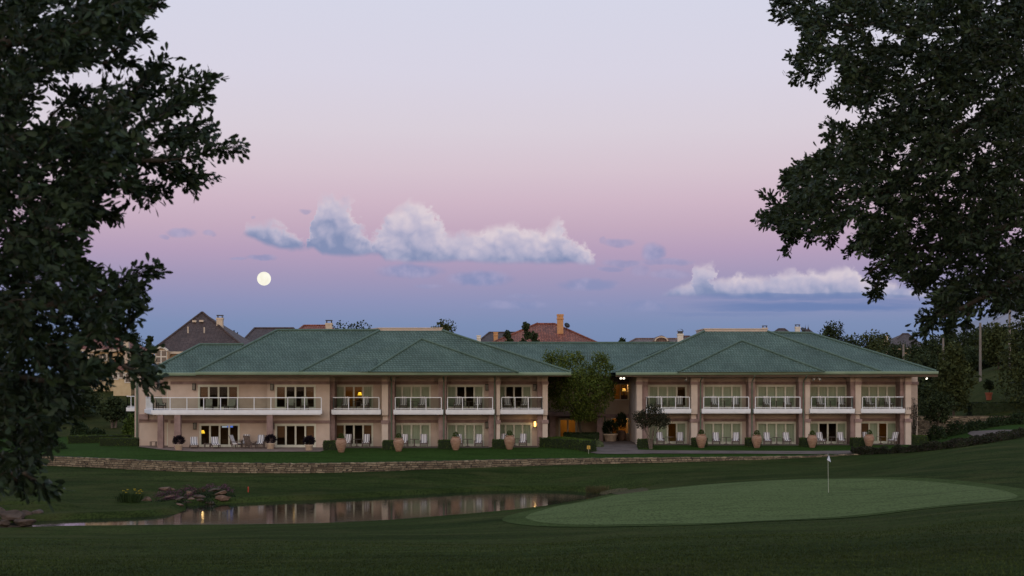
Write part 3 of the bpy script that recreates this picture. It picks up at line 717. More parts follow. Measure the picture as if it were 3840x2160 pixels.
# recessed end of the wing, seen behind the wrapping balcony
x0, x1 = Xp(522, 132), Xp(645, 132)
mb.cur = 0; mb.box(x0, x1, 132, 132.3, -.6, 2.19); mb.box(x0, x1, 132, 132.3, 2.46, 5.71); mb.box(x0, x1, 132, 132.3, 5.99, EAVE)
mb.cur = 1; mb.box(x0 - .05, x1, 131.93, 132.3, 2.19, 2.46); mb.box(x0 - .05, x1, 131.93, 132.3, 5.71, 5.99)
mb.box(x0 - .02, Xp(541, 131.6) + .3, 131.7, 132, 2.46, 2.95)
mb.cur = 0; mb.box(x0, x0 + .3, 132.3, 146, -.6, EAVE)                                  # far side wall
mb.box(Xp(2030, 132), Xp(2030, 132) + .3, 131.9, 147, -.6, EAVE); mb.box(x0, Xp(2030, 132), 146.5, 146.8, -.6, EAVE)
xs = Xp(640, 129); mb.box(xs - .25, xs, 129.0, 132, -.6, EAVE)                             # return wall of the recess
mb.box(Xp(508, 139), Xp(522, 139), 138.7, 139.0, -.6, EAVE)
mb.build('wall', WALLM, L)
for z0, z1 in ((.02, D0), (F1, D1)):                                                       # narrow side door beside the recess corner
    french_door(L, Xp(627, 131.9), Xp(637.5, 131.9), 131.9, z0, z1, 'd', False)
# patio pillars under the balcony
for a, b in ((590.7, 610.9), (653.5, 676), (1000, 1022)):
    p = MB(); Y = 126.5; xa, xb = Xp(a, Y), Xp(b, Y); p.box(xa, xb, Y, Y + .5, -.6, 3.0); p.box(xa - .012, xb + .012, Y - .012, Y + .512, .0, 1.0); p.box(xa - .012, xb + .012, Y - .012, Y + .512, 1.02, 1.55)
    p.build('pillar', M['mauve'], L)
# wrapping balcony of the first two bays
foot = [(567, 126.4), (1207.6, 126.4), (1207.6, 128.2), (1000, 128.2), (1000, 128.9), (645, 128.9), (645, 131.85), (541, 131.85)]
s = MB(); prism(s, [(Xp(p, y), y) for p, y in foot], 3.09, 3.43)
prism(s, [(Xp(p, y), y) for p, y in [(572, 126.45), (1203, 126.45), (1203, 128.1), (1000, 128.1), (1000, 128.8), (650, 128.8), (650, 131.7), (548, 131.7)]], 3.0, 3.088)
B = s.build('balcony', M['white'], L)
fr = (Xp(575, 126.55), 126.55, 0); railing(B, [(Xp(548, 131.6), 131.6, 0), fr, (Xp(1205, 126.55), 126.55, 0)], 3.43, n_posts=[7, 10])
# small balcony on the far side
s = MB(); s.box(Xp(473, 140), Xp(523, 140), 140, 143, 3.09, 3.46); B = s.build('balcony', M['white'], L)
railing(B, [(Xp(477, 142.5), 142.5, 0), (Xp(477, 140.1), 140.1, 0), (Xp(520, 140.1), 140.1, 0)], 3.46, n_posts=[2, 3])
for a, b, Y, lr, rr in ((1242.9, 1427.4, 130.7, 1, 0), (1475, 1661.5, 130.7, 0, 0), (1671.4, 1854, 130.9, 0, 0), (1874.6, 2038, 132, 0, 1)): balcony(L, a, b, Y, lr, rr)
for px, py, Y in ((729, 1451, 129), (732, 1598, 129), (1021, 1452, 128.3), (1023, 1598, 128.3), (1826, 1453, 130.9), (1826, 1594.5, 130.9), (2005, 1453, 132), (597, 1450, 132)): lantern(L, px, py, Y)
LIT = lantern(L, 2006, 1590, 132, True)
for px, Y in ((1468, 128.9), (1664, 129.0), (1855, 129.3)): downspout(L, px, Y)
x = Xp(514, 138); MB().tube([(x, 138, .2), (x, 138, 6.2)], .1, 8).build('downspout', M['gutter_dark'], L)
# roof
a0, a1 = W(734, 1394, 125.6), W(1039, 1238.5, 132.2); a2 = W(1450, 1238.5, 132.2); a3 = W(1400, 1394, 125.6)
b0, b1, b2, b3 = W(1124.5, 1394, 125.3), W(1423.6, 1239.6, 131.8), W(1657.7, 1239.6, 131.8), W(2142, 1396, 128)
c0, c1, c2 = W(1382.6, 1394.5, 125.6), W(1580, 1271, 130.2), W(1944, 1396, 127.1); c1b = (c1[0], c1[1] + 1.7, c1[2])
w0, w1, w2, w3 = W(548, 1397, 127.5), W(750, 1292, 131.7), W(915, 1292, 131.7), W(760, 1397, 127.5)
bk = lambda p, d: (p[0], p[1] + d, p[2])
roof = faces('roof', [[a0, a3, a2, a1], [bk(a0, 13.5), a0, a1], [bk(a0, 13.5), a1, a2, bk(a3, 13.5)], [b0, b3, b2], [b0, b2, b1], [bk(b0, 13.5), b0, b1], [b3, bk(b3, 16), bk(b2, 5)], [b3, bk(b2, 5), b2],
                      [bk(b2, 5), bk(b3, 16), bk(b0, 16), bk(b1, 5)], [b1, b2, bk(b2, 5), bk(b1, 5)], [c0, c2, c1], [c0, c1, c1b], [c2, c1b, c1],
                      [w0, w3, w2, w1], [bk(w0, 8.5), w0, w1], [bk(w0, 8.5), w1, w2, bk(w3, 8.5)]], M['roof'], L)
r = MB()
for l in ((a0, a1), (a1, a2), (b0, b1), (b3, b2), (c0, c1), (c1, c2), (w0, w1), (w1, w2)): capline(r, *l)
r.build('ridge_cap', M['ridge'], roof)
gutter_line(roof, [(w0[0] - .1, w0[1], w0[2]), (a0[0] + .2, w0[1], w0[2])]); gutter_line(roof, [a0, (b0[0] + .1, a0[1], a0[2])])
gutter_line(roof, [(b0[0], b0[1], b0[2]), (b3[0], b3[1], b3[2])])
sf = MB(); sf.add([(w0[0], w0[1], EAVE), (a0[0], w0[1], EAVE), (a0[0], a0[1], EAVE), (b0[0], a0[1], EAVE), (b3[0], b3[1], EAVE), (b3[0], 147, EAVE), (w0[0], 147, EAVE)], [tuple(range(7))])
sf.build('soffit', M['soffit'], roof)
def parapet(parent, f0, f1, Yf, bkl, Yb, py0, py1):
    z0, z1 = Zp(py0, Yf) - .35, Zp(py1, Yf); p = MB()
    prism(p, [(Xp(f0, Yf), Yf), (Xp(f1, Yf), Yf), (Xp(f1 - 18, Yb), Yb), (Xp(bkl, Yb), Yb)], z0, z1 - .09)
    prism(p, [(Xp(f0, Yf) - .08, Yf - .08), (Xp(f1, Yf) + .08, Yf - .08), (Xp(f1 - 18, Yb) + .08, Yb + .08), (Xp(bkl, Yb) - .08, Yb + .08)], z1 - .088, z1)
    return p.build('roof_parapet', M['panel'], parent)
parapet(L, 1421, 1657.7, 131.9, 1353, 137.5, 1240, 1228.5)

# ---- right wing
Rw = thing('hotel_wing', 'right hotel wing with green hipped roof, five upper balconies and five patios', 'hotel wing')
mb = MB()
RB = [dict(Y=136.4, x0=2395, x1=2626, u=(2430, 2575.7), l=(2430, 2575.7), us='ccco', ls='ccoc', lw=True),
      dict(Y=135.7, x0=2626, x1=2819, u=(2637, 2782.5), l=(2637, 2782.5), us='ddcc', ls='cccc'),
      dict(Y=135.7, x0=2819, x1=3016, u=(2837.7, 2983), l=(2837.7, 2984), us='cccc', ls='cccc'),
      dict(Y=136.4, x0=3016, x1=3206, u=(3032, 3175.5), l=(3032, 3176), us='cccc', ls='dood'),
      dict(Y=137.0, x0=3206, x1=3396, u=(3222, 3363), l=(3222, 3364), us='cccc', ls='bcoc', lw=True)]
for b in RB: bay(Rw, mb, b)
for k, a, b, Y in (('c', 2387.5, 2408, 136.2), ('m', 2408, 2429, 136.4), ('c', 2592, 2615.6, 136.0), ('m', 2615.6, 2637, 136.0), ('m', 2808, 2830, 135.7), ('m', 2996, 3020, 136.0), ('c', 3020, 3038, 136.2),
                   ('m', 3189.7, 3208, 136.4), ('c', 3208, 3229.6, 136.5), ('m', 3376, 3395.5, 137), ('c', 3395.5, 3417, 136.8)): pier(mb, k, a, b, Y)
x0 = Xp(2389, 136.4); mb.cur = 0; mb.box(x0, x0 + .3, 136, 151, -.6, EAVE)
xe = Xp(3441, 142); mb.box(Xp(3395, 137), xe, 142, 142.3, -.6, 5.71); mb.box(Xp(3395, 137), xe, 142, 142.3, 5.99, EAVE); mb.box(xe - .3, xe, 142.3, 152, -.6, EAVE); mb.box(x0, xe, 152, 152.3, -.6, EAVE); mb.box(Xp(3395, 137), Xp(3395, 137) + .3, 137, 142, -.6, EAVE)
mb.cur = 1; mb.box(Xp(3395, 137), xe + .08, 141.9, 142.3, 5.71, 5.99)
mb.build('wall', WALLM, Rw)
for a, b, Y, lr, rr in ((2422.9, 2592.5, 136.4, 1, 0), (2632.7, 2815, 135.9, 0, 0), (2827, 3007.8, 135.9, 0, 0), (3037.6, 3205.7, 136.4, 0, 1), (3229, 3394, 137, 0, 1)): balcony(Rw, a, b, Y, lr, rr)
for px, py, Y in ((2990, 1448, 135.7), (2994, 1586, 135.7), (3182, 1448, 136.4), (3185, 1584, 136.4), (3369, 1445, 137), (3374, 1581, 137)): lantern(Rw, px, py, Y)
for px, Y in ((2627, 134.2), (2820, 133.9), (3013, 134.2)): downspout(Rw, px, Y)
e0 = 132.6
r0, r1, r2, r3 = W(2311, 1396, e0), W(2641, 1242.6, 139.2), W(2878, 1243, 139.2), W(3303, 1392, 133.2)
e1, e2, e3, e4 = W(2900, 1392, 134), W(3510, 1392, 134), W(3040, 1249, 142), W(2860, 1247, 142)
d0, d1, d2 = W(2542, 1395.5, e0 - .3), W(2780.7, 1277.6, 136.8), W(3093, 1393.5, e0 - .1); d1b = (d1[0], d1[1] + 2.2, d1[2])
k0, k1, k2 = W(3100, 1388, 146), W(3478, 1388, 146), W(3284, 1317, 150)
roof = faces('roof', [[r0, r3, r2, r1], [bk(r0, 13), r0, r1], [r3, bk(r3, 14), bk(r2, 3), r2], [bk(r0, 17), bk(r1, 3), bk(r2, 3), bk(r3, 17)], [r1, r2, bk(r2, 3), bk(r1, 3)], [e1, e2, e3, e4], [e2, bk(e2, 15), e3],
                      [bk(e2, 15), bk(e1, 15), e4, e3], [d0, d2, d1], [d0, d1, d1b], [d2, d1b, d1], [k0, k1, k2], [k1, bk(k1, 8), k2]], M['roof_r'], Rw)
r = MB()
for l in ((r0, r1), (r2, r3), (d0, d1), (d1, d2), (e3, e2), (e4, e3)): capline(r, *l)
r.build('ridge_cap', M['ridge'], roof)
gutter_line(roof, [(r0[0] - .05, r0[1], r0[2]), r3]); gutter_line(roof, [(r3[0] - .3, 133.5, r3[2]), (e2[0] + .15, 133.9, e2[2])])
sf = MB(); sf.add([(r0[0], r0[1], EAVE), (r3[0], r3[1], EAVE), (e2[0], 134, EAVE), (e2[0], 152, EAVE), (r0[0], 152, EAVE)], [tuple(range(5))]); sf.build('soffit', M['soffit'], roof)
parapet(Rw, 2642, 2877, 139.3, 2611, 144, 1243, 1231.5)
# house number on the last pale panel
cu = bpy.data.curves.new('house_number', 'FONT'); cu.body = '1190'; cu.size = .34; cu.extrude = .012; cu.align_x = 'CENTER'
tmp = bpy.data.objects.new('house_number_text', cu); col.objects.link(tmp); bpy.context.view_layer.update()
num_me = bpy.data.meshes.new_from_object(tmp.evaluated_get(bpy.context.evaluated_depsgraph_get())); bpy.data.objects.remove(tmp)
o = bpy.data.objects.new('house_number', num_me); col.objects.link(o); o.parent = Rw
o.location = (Xp(3407, 134.84), 134.84, Zp(1536, 134.85)); o.rotation_euler = (PI / 2, 0, 0); num_me.materials.clear(); num_me.materials.append(M['dial'])

def floodlight(parent, px, py, Y, lit, yaw=0):
    x, y, z = W(px, py + 5, Y - .6); y -= .0; mb = MB(); d = Vector((math.sin(yaw) * .7, -.75, -.55)).normalized(); c = Vector((x, y, z))
    mb.tube([c - d * .16, c - d * .02, c + d * .12], [.05, .09, .12], 10); mb.bar(c - d * .14, (x - math.sin(yaw) * .1, y + .15, EAVE), .04)
    o = mb.build('floodlight', M['flood_off'], parent)
    MB().tube([c + d * .121, c + d * .15], [.115, .1], 10).build('lens', M['flood' if lit else 'frosted'], o)
    return c
floodlight(Rw, 2328, 1411, 134.4, True); floodlight(Rw, 2339, 1411, 134.4, True)
floodlight(Rw, 2573, 1419, 134, False, -.8); floodlight(Rw, 3052, 1417, 134, False, -1.1); floodlight(Rw, 3074, 1417, 134, False, 1.1)
floodlight(Rw, 3472, 1412, 136, True, .6)

# ---- connecting wing
K = thing('connecting_wing', 'shaded low wing with lit windows joining the two hotel wings', 'hotel wing')
mb = MB(); Y = 146.0; X0, X1 = Xp(2018, Y), Xp(2400, Y)
dr = (2095.5, 2163); uw = (2299, 2359); lw = (2292, 2359)
zc = lambda py: Zp(py, Y)
mb.cur = 0
def holes(x0, x1, z0, z1, hs):
    """wall band with rectangular holes, all within one strip"""
    cur = x0
    for a, b, c, d in sorted(hs):
        mb.box(cur, a, Y, Y + .3, z0, z1); mb.box(a, b, Y, Y + .3, z0, c); mb.box(a, b, Y, Y + .3, d, z1); cur = b
    mb.box(cur, x1, Y, Y + .3, z0, z1)
hd = (Xp(dr[0], Y), Xp(dr[1], Y), .02, zc(1568)); hl = (Xp(lw[0], Y), Xp(lw[1], Y), zc(1627), zc(1567)); hu = (Xp(uw[0], Y), Xp(uw[1], Y), zc(1500), zc(1439))
holes(X0, X1, -.6, 2.6, [hd, hl]); holes(X0, X1, 2.6, EAVE, [hu])
mb.cur = 1; mb.box(X0, X1, Y - .08, Y - .003, zc(1437), zc(1425)); mb.box(X0, X1, Y - .08, Y - .003, zc(1566), zc(1553))
mb.cur = 0; mb.box(X0, X0 + .3, Y + .3, 153, -.6, EAVE); mb.box(X1 - .3, X1, Y + .3, 153, -.6, EAVE); mb.box(X0, X1, 153, 153.3, -.6, EAVE)
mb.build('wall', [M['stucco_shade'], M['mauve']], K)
french_door(K, hd[0], hd[1], Y, hd[2], hd[3], 'oo', False)
room(K, X0 + .3, Xp(2240, Y), Y, 0, 2.8, True); room(K, Xp(2245, Y), X1 - .3, Y, 0, 2.8, True); room(K, X0 + .3, X1 - .3, Y, F1 - .3, 6.2, True)
def window(parent, h, bars, name='window'):
    a, b, c, d = h; w = MB()
    w.box(a, b, Y - .04, Y + .08, d - .07, d); w.box(a, b, Y - .06, Y + .08, c, c + .07); w.box(a, a + .07, Y - .04, Y + .08, c + .07, d - .07); w.box(b - .07, b, Y - .04, Y + .08, c + .07, d - .07)
    for t in bars: x = a + (b - a) * t; w.box(x - .03, x + .03, Y - .035, Y + .07, c + .07, d - .07)
    o = w.build(name, M['door_white'], parent)
    MB().add([(a + .07, Y + .02, c + .07), (b - .07, Y + .02, c + .07), (b - .07, Y + .02, d - .07), (a + .07, Y + .02, d - .07)], [(0, 1, 2, 3)]).build('pane', M['glass'], o)
window(K, hu, (.45,)); window(K, hl, (.38,))
def stone_column(parent, a, b, Yc, pt, pb, cap=True):
    x0, x1 = Xp(a, Yc), Xp(b, Yc); zt = Zp(pt, Yc); m = MB()
    if cap: m.box(x0, x1, Yc, Yc + .8, zt - .32, zt); m.box(x0 + .06, x1 - .06, Yc + .06, Yc + .74, zt - .48, zt - .32); x0 += .12; x1 -= .12
    m.box(x0, x1, Yc + .1, Yc + .7, -.5, zt - (.48 if cap else 0)); m.build('column', M['mauve'], parent)
stone_column(K, 2056, 2088, 143, 1549, 1650); stone_column(K, 2239, 2261, 142.5, 1565, 1650, False)
s = MB(); s.box(Xp(2056, 143), Xp(2270, 143), 142.6, Y - .1, Zp(1560, 143), Zp(1545, 143)); s.build('canopy', M['mauve'], K)
k0, k1, k2, k3 = W(1790, 1401, 143), W(2420, 1401, 143), W(2575, 1286, 149), W(1690, 1286, 149)
roof = faces('roof', [[k0, k1, k2, k3], [bk(k1, 12), bk(k0, 12), k3, k2]], M['roof_r'], K)
r = MB(); capline(r, k3, k2); r.build('ridge_cap', M['ridge'], roof); gutter_line(roof, [k0, k1])
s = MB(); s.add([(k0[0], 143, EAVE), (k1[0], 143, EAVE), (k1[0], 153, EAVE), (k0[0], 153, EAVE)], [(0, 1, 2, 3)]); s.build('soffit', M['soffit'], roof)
x = Xp(2268, 143); MB().tube([(x, 143, 0), (x, 143, 6.4)], .07, 8).build('downspout', M['gutter_dark'], K)

# ---- patios and paths
pa = [hit(*p)[:2] for p in ((520, 1677), (590, 1686), (660, 1692), (740, 1695), (960, 1696), (1200, 1695), (1213, 1691))] + [(Xp(1236, 128.2), 128.2), (Xp(645, 129), 129.2), (Xp(640, 132), 132.1), (Xp(522, 132), 132.1)]
drape('patio', pa, M['paver'], .04, .6)
for i, b in enumerate(LB[2:] + RB):
    Y = b['Y']; s = MB(); s.box(Xp(b['x0'], Y) + .3, Xp(b['x1'], Y) - .3, Y - (2.9 if i < 4 else 2.4), Y + .1, -.35, .02); struct(s.build('patio', M['concrete']))
walk = [hit(*p)[:2] for p in ((2212, 1699), (2240, 1704), (2330, 1705), (2450, 1703), (2800, 1703), (3130, 1704), (3300, 1698), (3440, 1690), (3560, 1678), (3650, 1668), (3720, 1652), (3765, 1634), (3800, 1614),
        (3640, 1618), (3628, 1628), (3660, 1640), (3640, 1652), (3560, 1664), (3440, 1680), (3300, 1689), (3130, 1693), (2800, 1692), (2450, 1690), (2392, 1688))]
walk += [(Xp(2389, 136.2), 136.5), (Xp(2387, 145.9), 145.9), (Xp(2262, 145.9), 145.9), (Xp(2262, 140), 140), (Xp(2225, 134), 134)]
drape('path', walk, M['concrete'], .045, .8)

# ---- stone retaining wall
def retaining():
    ax = np.linspace(A(-700), A(3230), 340); Yw = wall_Y(ax); X = ax * Yw; zb = wall_bot(ax) - .35; zt = wall_top(ax)
    rg = random.Random(3); V = []; Fc = []; n = len(ax)
    for i in range(n):
        j = rg.uniform(-.025, .03); k = rg.uniform(-.03, .03)
        V += [(X[i], Yw[i] - .06 + k, zb[i]), (X[i], Yw[i] + k, zt[i] + .05 + j), (X[i], Yw[i] + .42, zt[i] + .05 + j), (X[i], Yw[i] + .42, zb[i])]
    for i in range(n - 1):
        for q in range(4): Fc.append((i * 4 + q, (i + 1) * 4 + q, (i + 1) * 4 + (q + 1) % 4, i * 4 + (q + 1) % 4))
    m = MB(); m.v = V; m.f = Fc; o = m.build('retaining_wall', M['stonewall'])
    tag(o, 'low curving wall of stacked tan fieldstone below the lawn', 'stone wall')
retaining()
# ------------------------------------------------------------------ patio and balcony furniture
ORD = ['first', 'second', 'third', 'fourth', 'fifth', 'sixth']
def deck_chair(mat='stripe', wood='teak'):
    t = thing('deck_chair', 'x', 'chair')
    f = MB(); w = .33
    for s in (-1, 1):
        x = s * w
        f.bar((x, -.42, 0), (x, -.38, .56), .06, .07); f.bar((x, .18, 0), (x, .22, .56), .06, .07)
        f.bar((x, -.46, .575), (x, .30, .575), .08, .04); f.bar((x * .86, -.40, .34), (x * .86, .30, .27), .05, .07)
        f.bar((x * .86, .12, .25), (x * .86, .52, 1.12), .05, .06)
    f.bar((-w, -.38, .30), (w, -.38, .30), .05, .07); f.bar((-w, .2, .16), (w, .2, .16), .04, .05); f.bar((-w * .9, .52, 1.12), (w * .9, .52, 1.12), .05, .08)
    for k in range(5): y = -.34 + k * .11; f.box(-w * .84, w * .84, y, y + .07, .34 - k * .012, .36 - k * .012)
    f.build('frame', M[wood], t)
    c = MB(); pr = [(-.42, .37), (-.44, .43), (-.40, .47), (.02, .435), (.10, .42), (.20, .55), (.42, 1.04), (.45, 1.15), (.53, 1.16), (.52, 1.08), (.28, .52), (.16, .33), (.08, .33)]
    n = len(pr); hw = .27
    c.add([(-hw, y, z) for y, z in pr] + [(hw, y, z) for y, z in pr], [tuple(range(n)), tuple(range(n, 2 * n))[::-1]] + [(i, i + n, (i + 1) % n + n, (i + 1) % n) for i in range(n)])
    c.build('cushion', M[mat], t)
    return t
def round_table(r=.42, h=.72):
    t = thing('patio_table', 'x', 'table')
    MB().lathe([(r, h - .035), (r + .012, h - .02), (r, h)], n=24).build('table_top', M['teak'], t)
    f = MB(); f.tube([(0, 0, .05), (0, 0, h - .035)], [.05, .04], 8)
    for k in range(4):
        a = PI / 4 + k * PI / 2; f.bar((0, 0, .10), (.30 * math.cos(a), .30 * math.sin(a), .025), .05, .05)
    f.build('pedestal', M['teak'], t); return t
def side_table():
    t = thing('side_table', 'x', 'table'); m = MB()
    for k in range(5): m.box(-.28 + k * .113, -.28 + k * .113 + .1, -.25, .25, .40, .43)
    m.build('table_top', M['teak'], t)
    for sx in (-1, 1):
        for sy in (-1, 1): MB().box(sx * .24 - .03, sx * .24 + .03, sy * .2 - .03, sy * .2 + .03, 0, .40).build('leg', M['teak'], t)
    return t
def lounger(mat='stripe'):
    t = thing('sun_lounger', 'x', 'sun lounger'); f = MB()
    for s in (-1, 1):
        f.bar((s * .34, -1.0, .26), (s * .34, .95, .26), .06, .09)
        for y in (-.85, .75): f.bar((s * .34, y, 0), (s * .34, y, .24), .07, .07)
    for k in range(12): y = -.95 + k * .1; f.box(-.32, .32, y, y + .07, .27, .29)
    f.bar((-.28, .3, .3), (-.28, .85, .88), .05, .06); f.bar((.28, .3, .3), (.28, .85, .88), .05, .06); f.bar((-.28, .75, .26), (-.28, .72, .7), .04, .04); f.bar((.28, .75, .26), (.28, .72, .7), .04, .04)
    for s in (-1, 1): f.tube([(s * .36, .8, .11), (s * .41, .8, .11)], .11, 10)
    f.build('frame', M['teak'], t)
    pr = [(-1.0, .30), (-1.0, .38), (.24, .38), (.36, .42), (.84, .97), (.90, .92), (.40, .33), (.3, .30)]; c = MB(); n = len(pr); hw = .30
    c.add([(-hw, y, z) for y, z in pr] + [(hw, y, z) for y, z in pr], [tuple(range(n)), tuple(range(n, 2 * n))[::-1]] + [(i, i + n, (i + 1) % n + n, (i + 1) % n) for i in range(n)])
    c.build('cushion', M[mat], t); return t

PROTO = {}
def put(kind, label, group, px, Y, z, rz=0):
    make = {'chair': lambda: deck_chair(), 'chair_plain': lambda: deck_chair('plain_cushion', 'teak_dark'), 'table': round_table, 'side': side_table, 'lounger': lounger,
            'lounger_plain': lambda: lounger('plain_cushion'), 'chair_bare': lambda: deck_chair('teak', 'teak')}[kind]
    if kind not in PROTO: PROTO[kind] = o = make()
    else: o = copy_tree(PROTO[kind])
    o.location = (Xp(px, Y), Y, z); o.rotation_euler = (0, 0, rz); o['label'] = label
    if group: o['group'] = group
    return o
rg = random.Random(11)
def pair(wing, bayn, Yd, xa, xt, xb, upper):
    floor = 'upper balcony' if upper else 'ground floor patio'; z = 3.45 if upper else .03; Y = Yd - (1.25 if upper else 1.75)
    g = 'striped deck chairs on the %s of the hotel' % ('balconies' if upper else 'patios')
    if xa: put('chair', 'striped deck chair left of the table, %s %s of the %s wing' % (ORD[bayn], floor, wing), g, xa, Y, z, rg.uniform(-.25, .05) + .12)
    if xb: put('chair', 'striped deck chair right of the table, %s %s of the %s wing' % (ORD[bayn], floor, wing), g, xb, Y + .05, z, rg.uniform(-.2, .1) - .05)
    if xt: put('table', 'round wooden table between two deck chairs, %s %s of the %s wing' % (ORD[bayn], floor, wing), 'round tables between deck chairs', xt, Y + .1, z, rg.uniform(0, 1))
for i, (a, t, b) in enumerate([(1297, 1336, 1369.6), (1513, 1548, 1584), (1717.6, 1758, 1793), (1903, 1938, 1970)]): pair('left', i + 1, LB[i + 2]['Y'], a, t, b, True)
for i, (a, t, b) in enumerate([(1302.5, 1338, 1373), (1515, 1554, 1589.5), (1720, 1754, 1795), (1890, 1931, 1961)]): pair('left', i + 1, LB[i + 2]['Y'], a, t, b, False)
for i, (a, t, b) in enumerate([(2473, 2508.6, 2547.7), (2680, 2717, 2758), (2875.7, 2911, 2952), (3078, 3114, 3154), (3262, 3296, 3333)]): pair('right', i, RB[i]['Y'], a, t, b, True)
for i, (a, t, b) in enumerate([(2476, 2510, 2549.6), (2685.6, 2723, 2759), (2877.6, 2913, 2950), (3078, 3117, 3154), (3249, 3303, None)]): pair('right', i, RB[i]['Y'], a, t, b, False)
put('chair', 'striped deck chair turned sideways beside the last patio door of the right wing', 'striped deck chairs on the patios of the hotel', 3350, 135.2, .03, -.75)
# the wide first balcony and its patio
put('lounger_plain', 'plain grey lounger behind the left part of the long balcony rail', 'plain loungers on the long balcony', 783, 127.8, 3.45, .18)
put('lounger_plain', 'plain grey lounger right of the low table on the long balcony', 'plain loungers on the long balcony', 868, 127.8, 3.45, .1)
put('side', 'low slatted table between two plain loungers on the long balcony', None, 833, 127.6, 3.45)
put('chair_plain', 'dark wooden chair alone at the left end of the long balcony', None, 602, 129.5, 3.45, .6)
put('chair_plain', 'dark chair with grey cushion on the long balcony, left of two by the right door', None, 1090, 127.4, 3.45, .1)
put('chair_plain', 'dark chair with grey cushion on the long balcony, nearest its right end', None, 1142, 127.4, 3.45, .15)
put('lounger', 'striped lounger on the patio left of the window with the yellow lamp', 'striped loungers on the wide patio', 728, 126.6, .05, .25)
put('lounger', 'striped lounger in front of the glass door with the yellow lamp', 'striped loungers on the wide patio', 808, 126.6, .05, .3)
put('side', 'low slatted table between two striped loungers on the wide patio', None, 778, 126.2, .05)
put('chair', 'striped chair in side view left of the dining table on the wide patio', 'chairs around the patio dining table', 884, 126.4, .05, 1.2)
put('chair', 'striped chair facing out behind the dining table on the wide patio', 'chairs around the patio dining table', 921, 127.6, .05, 0)
put('chair_bare', 'bare wooden chair seen from behind at the dining table on the wide patio', 'chairs around the patio dining table', 936, 125.6, .05, 2.7)
put('table', 'small dining table among three chairs on the wide patio', None, 909, 126.5, .05)
put('chair', 'striped deck chair alone left of a stone pillar on the wide patio', None, 976, 126.6, .05, 0)
put('side', 'slatted wooden stool in the left corner of the wide patio behind a pillar', None, 575, 130.2, .05)

# ---- pots and planters
def urn():
    t = thing('oil_jar_urn', 'x', 'urn')
    MB().lathe([(.24, 0), (.27, .04), (.34, .25), (.45, .55), (.52, .82), (.50, 1.02), (.42, 1.16), (.36, 1.20), (.41, 1.24), (.42, 1.29), (.36, 1.30), (.33, 1.20)], n=28).build('jar', M['terracotta'], t, True)
    g = np.random.default_rng(5); n = 420; U = unit(g.normal(size=(n, 3))); P = U * .25 * g.uniform(.85, 1.05, (n, 1)) + np.array([0, 0, 1.5])
    n2 = 160; U2 = unit(g.normal(size=(n2, 3))) * [1, 1, .4]; P2 = U2 * .38 + np.array([0, 0, 1.32])
    V, Fc = quad_geo(np.concatenate([P, P2]), .08, g); np_mesh('topiary', V, Fc, M['hedge'], t); return t
def planter():
    t = thing('planter', 'x', 'planter')
    MB().lathe([(.26, 0), (.30, .02), (.33, .40), (.37, .42), (.38, .50), (.33, .50), (.31, .40)], n=24).build('pot', M['cream_pot'], t, True)
    g = np.random.default_rng(6); n = 900; U = unit(g.normal(size=(n, 3))); P = U * np.array([.44, .44, .38]) * g.uniform(.3, 1.08, (n, 1)) ** .6 + np.array([0, 0, .82]); P = P[P[:, 2] > .46]
    V, Fc = leaf_geo(P, P - [0, 0, .6], .17, .05, g); np_mesh('foliage', V, Fc, M['purple'], t); return t
def seat(o, px, py, dz=0, up=0):
    h = hit(px, py); o.location = (h[0], h[1] + up, ground(h[0], h[1] + up) + dz); return o
u0 = None
for i, (px, py) in enumerate(((1279.4, 1697), (1495, 1693), (1709, 1689), (1911, 1686), (2630, 1680), (2838, 1680), (3046, 1680), (3259, 1678))):
    o = urn() if u0 is None else copy_tree(u0); u0 = u0 or o; seat(o, px, py); o['group'] = 'terracotta urns along the lawn'
    k = .93 + .03 * math.sin(i * 5); o.scale = (k, k, k); o.rotation_euler[2] = i * 1.7
    o['label'] = 'big terracotta urn with ball topiary, %s from the left in front of the %s wing' % (ORD[i if i < 4 else i - 4], 'left' if i < 4 else 'right')
p0 = None
for px, py, lab in ((667, 1691, 'cream planter with dark purple plant at the left pillar of the patio'), (1012, 1686, 'cream planter with dark purple plant before the right patio pillar'), (1157, 1692, 'cream planter with dark purple plant before the wide glass door')):
    o = planter() if p0 is None else copy_tree(p0); p0 = p0 or o; h = hit(px, py); o.location = (h[0], h[1] + .3, ground(h[0], h[1] + .3) + .04); o['label'] = lab; o['group'] = 'planters with dark purple plants'
# entrance pots
t = thing('planter', 'wide tan tub with dark shrub beside the entrance walk', 'planter', (Xp(2289, 142.4), 142.4, .03))
MB().lathe([(.52, 0), (.56, .03), (.68, .62), (.74, .64), (.76, .76), (.68, .76), (.64, .62)], n=26).build('pot', M['cream_pot'], t, True)
g = np.random.default_rng(7); P = unit(g.normal(size=(900, 3))) * [.7, .7, .7] * g.uniform(.2, 1, (900, 1)) ** .5 + [0, 0, 1.35]
V, Fc = leaf_geo(P, P - [0, 0, .9], .25, .07, g); np_mesh('foliage', V, Fc, M['bush_dark'], t)
t = thing('planter', 'tall dark brown urn with upright plant under the entrance window', 'planter', (Xp(2330, 143.6), 143.6, .03))
MB().lathe([(.28, 0), (.45, .3), (.5, .7), (.40, .98), (.34, 1.02), (.4, 1.06), (.34, 1.06)], n=24).build('pot', M['rock'], t, True)
P = unit(g.normal(size=(600, 3))) * [.5, .5, .8] * g.uniform(.2, 1, (600, 1)) ** .5 + [0, 0, 1.9]
V, Fc = leaf_geo(P, P - [0, 0, 1.0], .35, .06, g); np_mesh('foliage', V, Fc, M['bush_dark'], t)

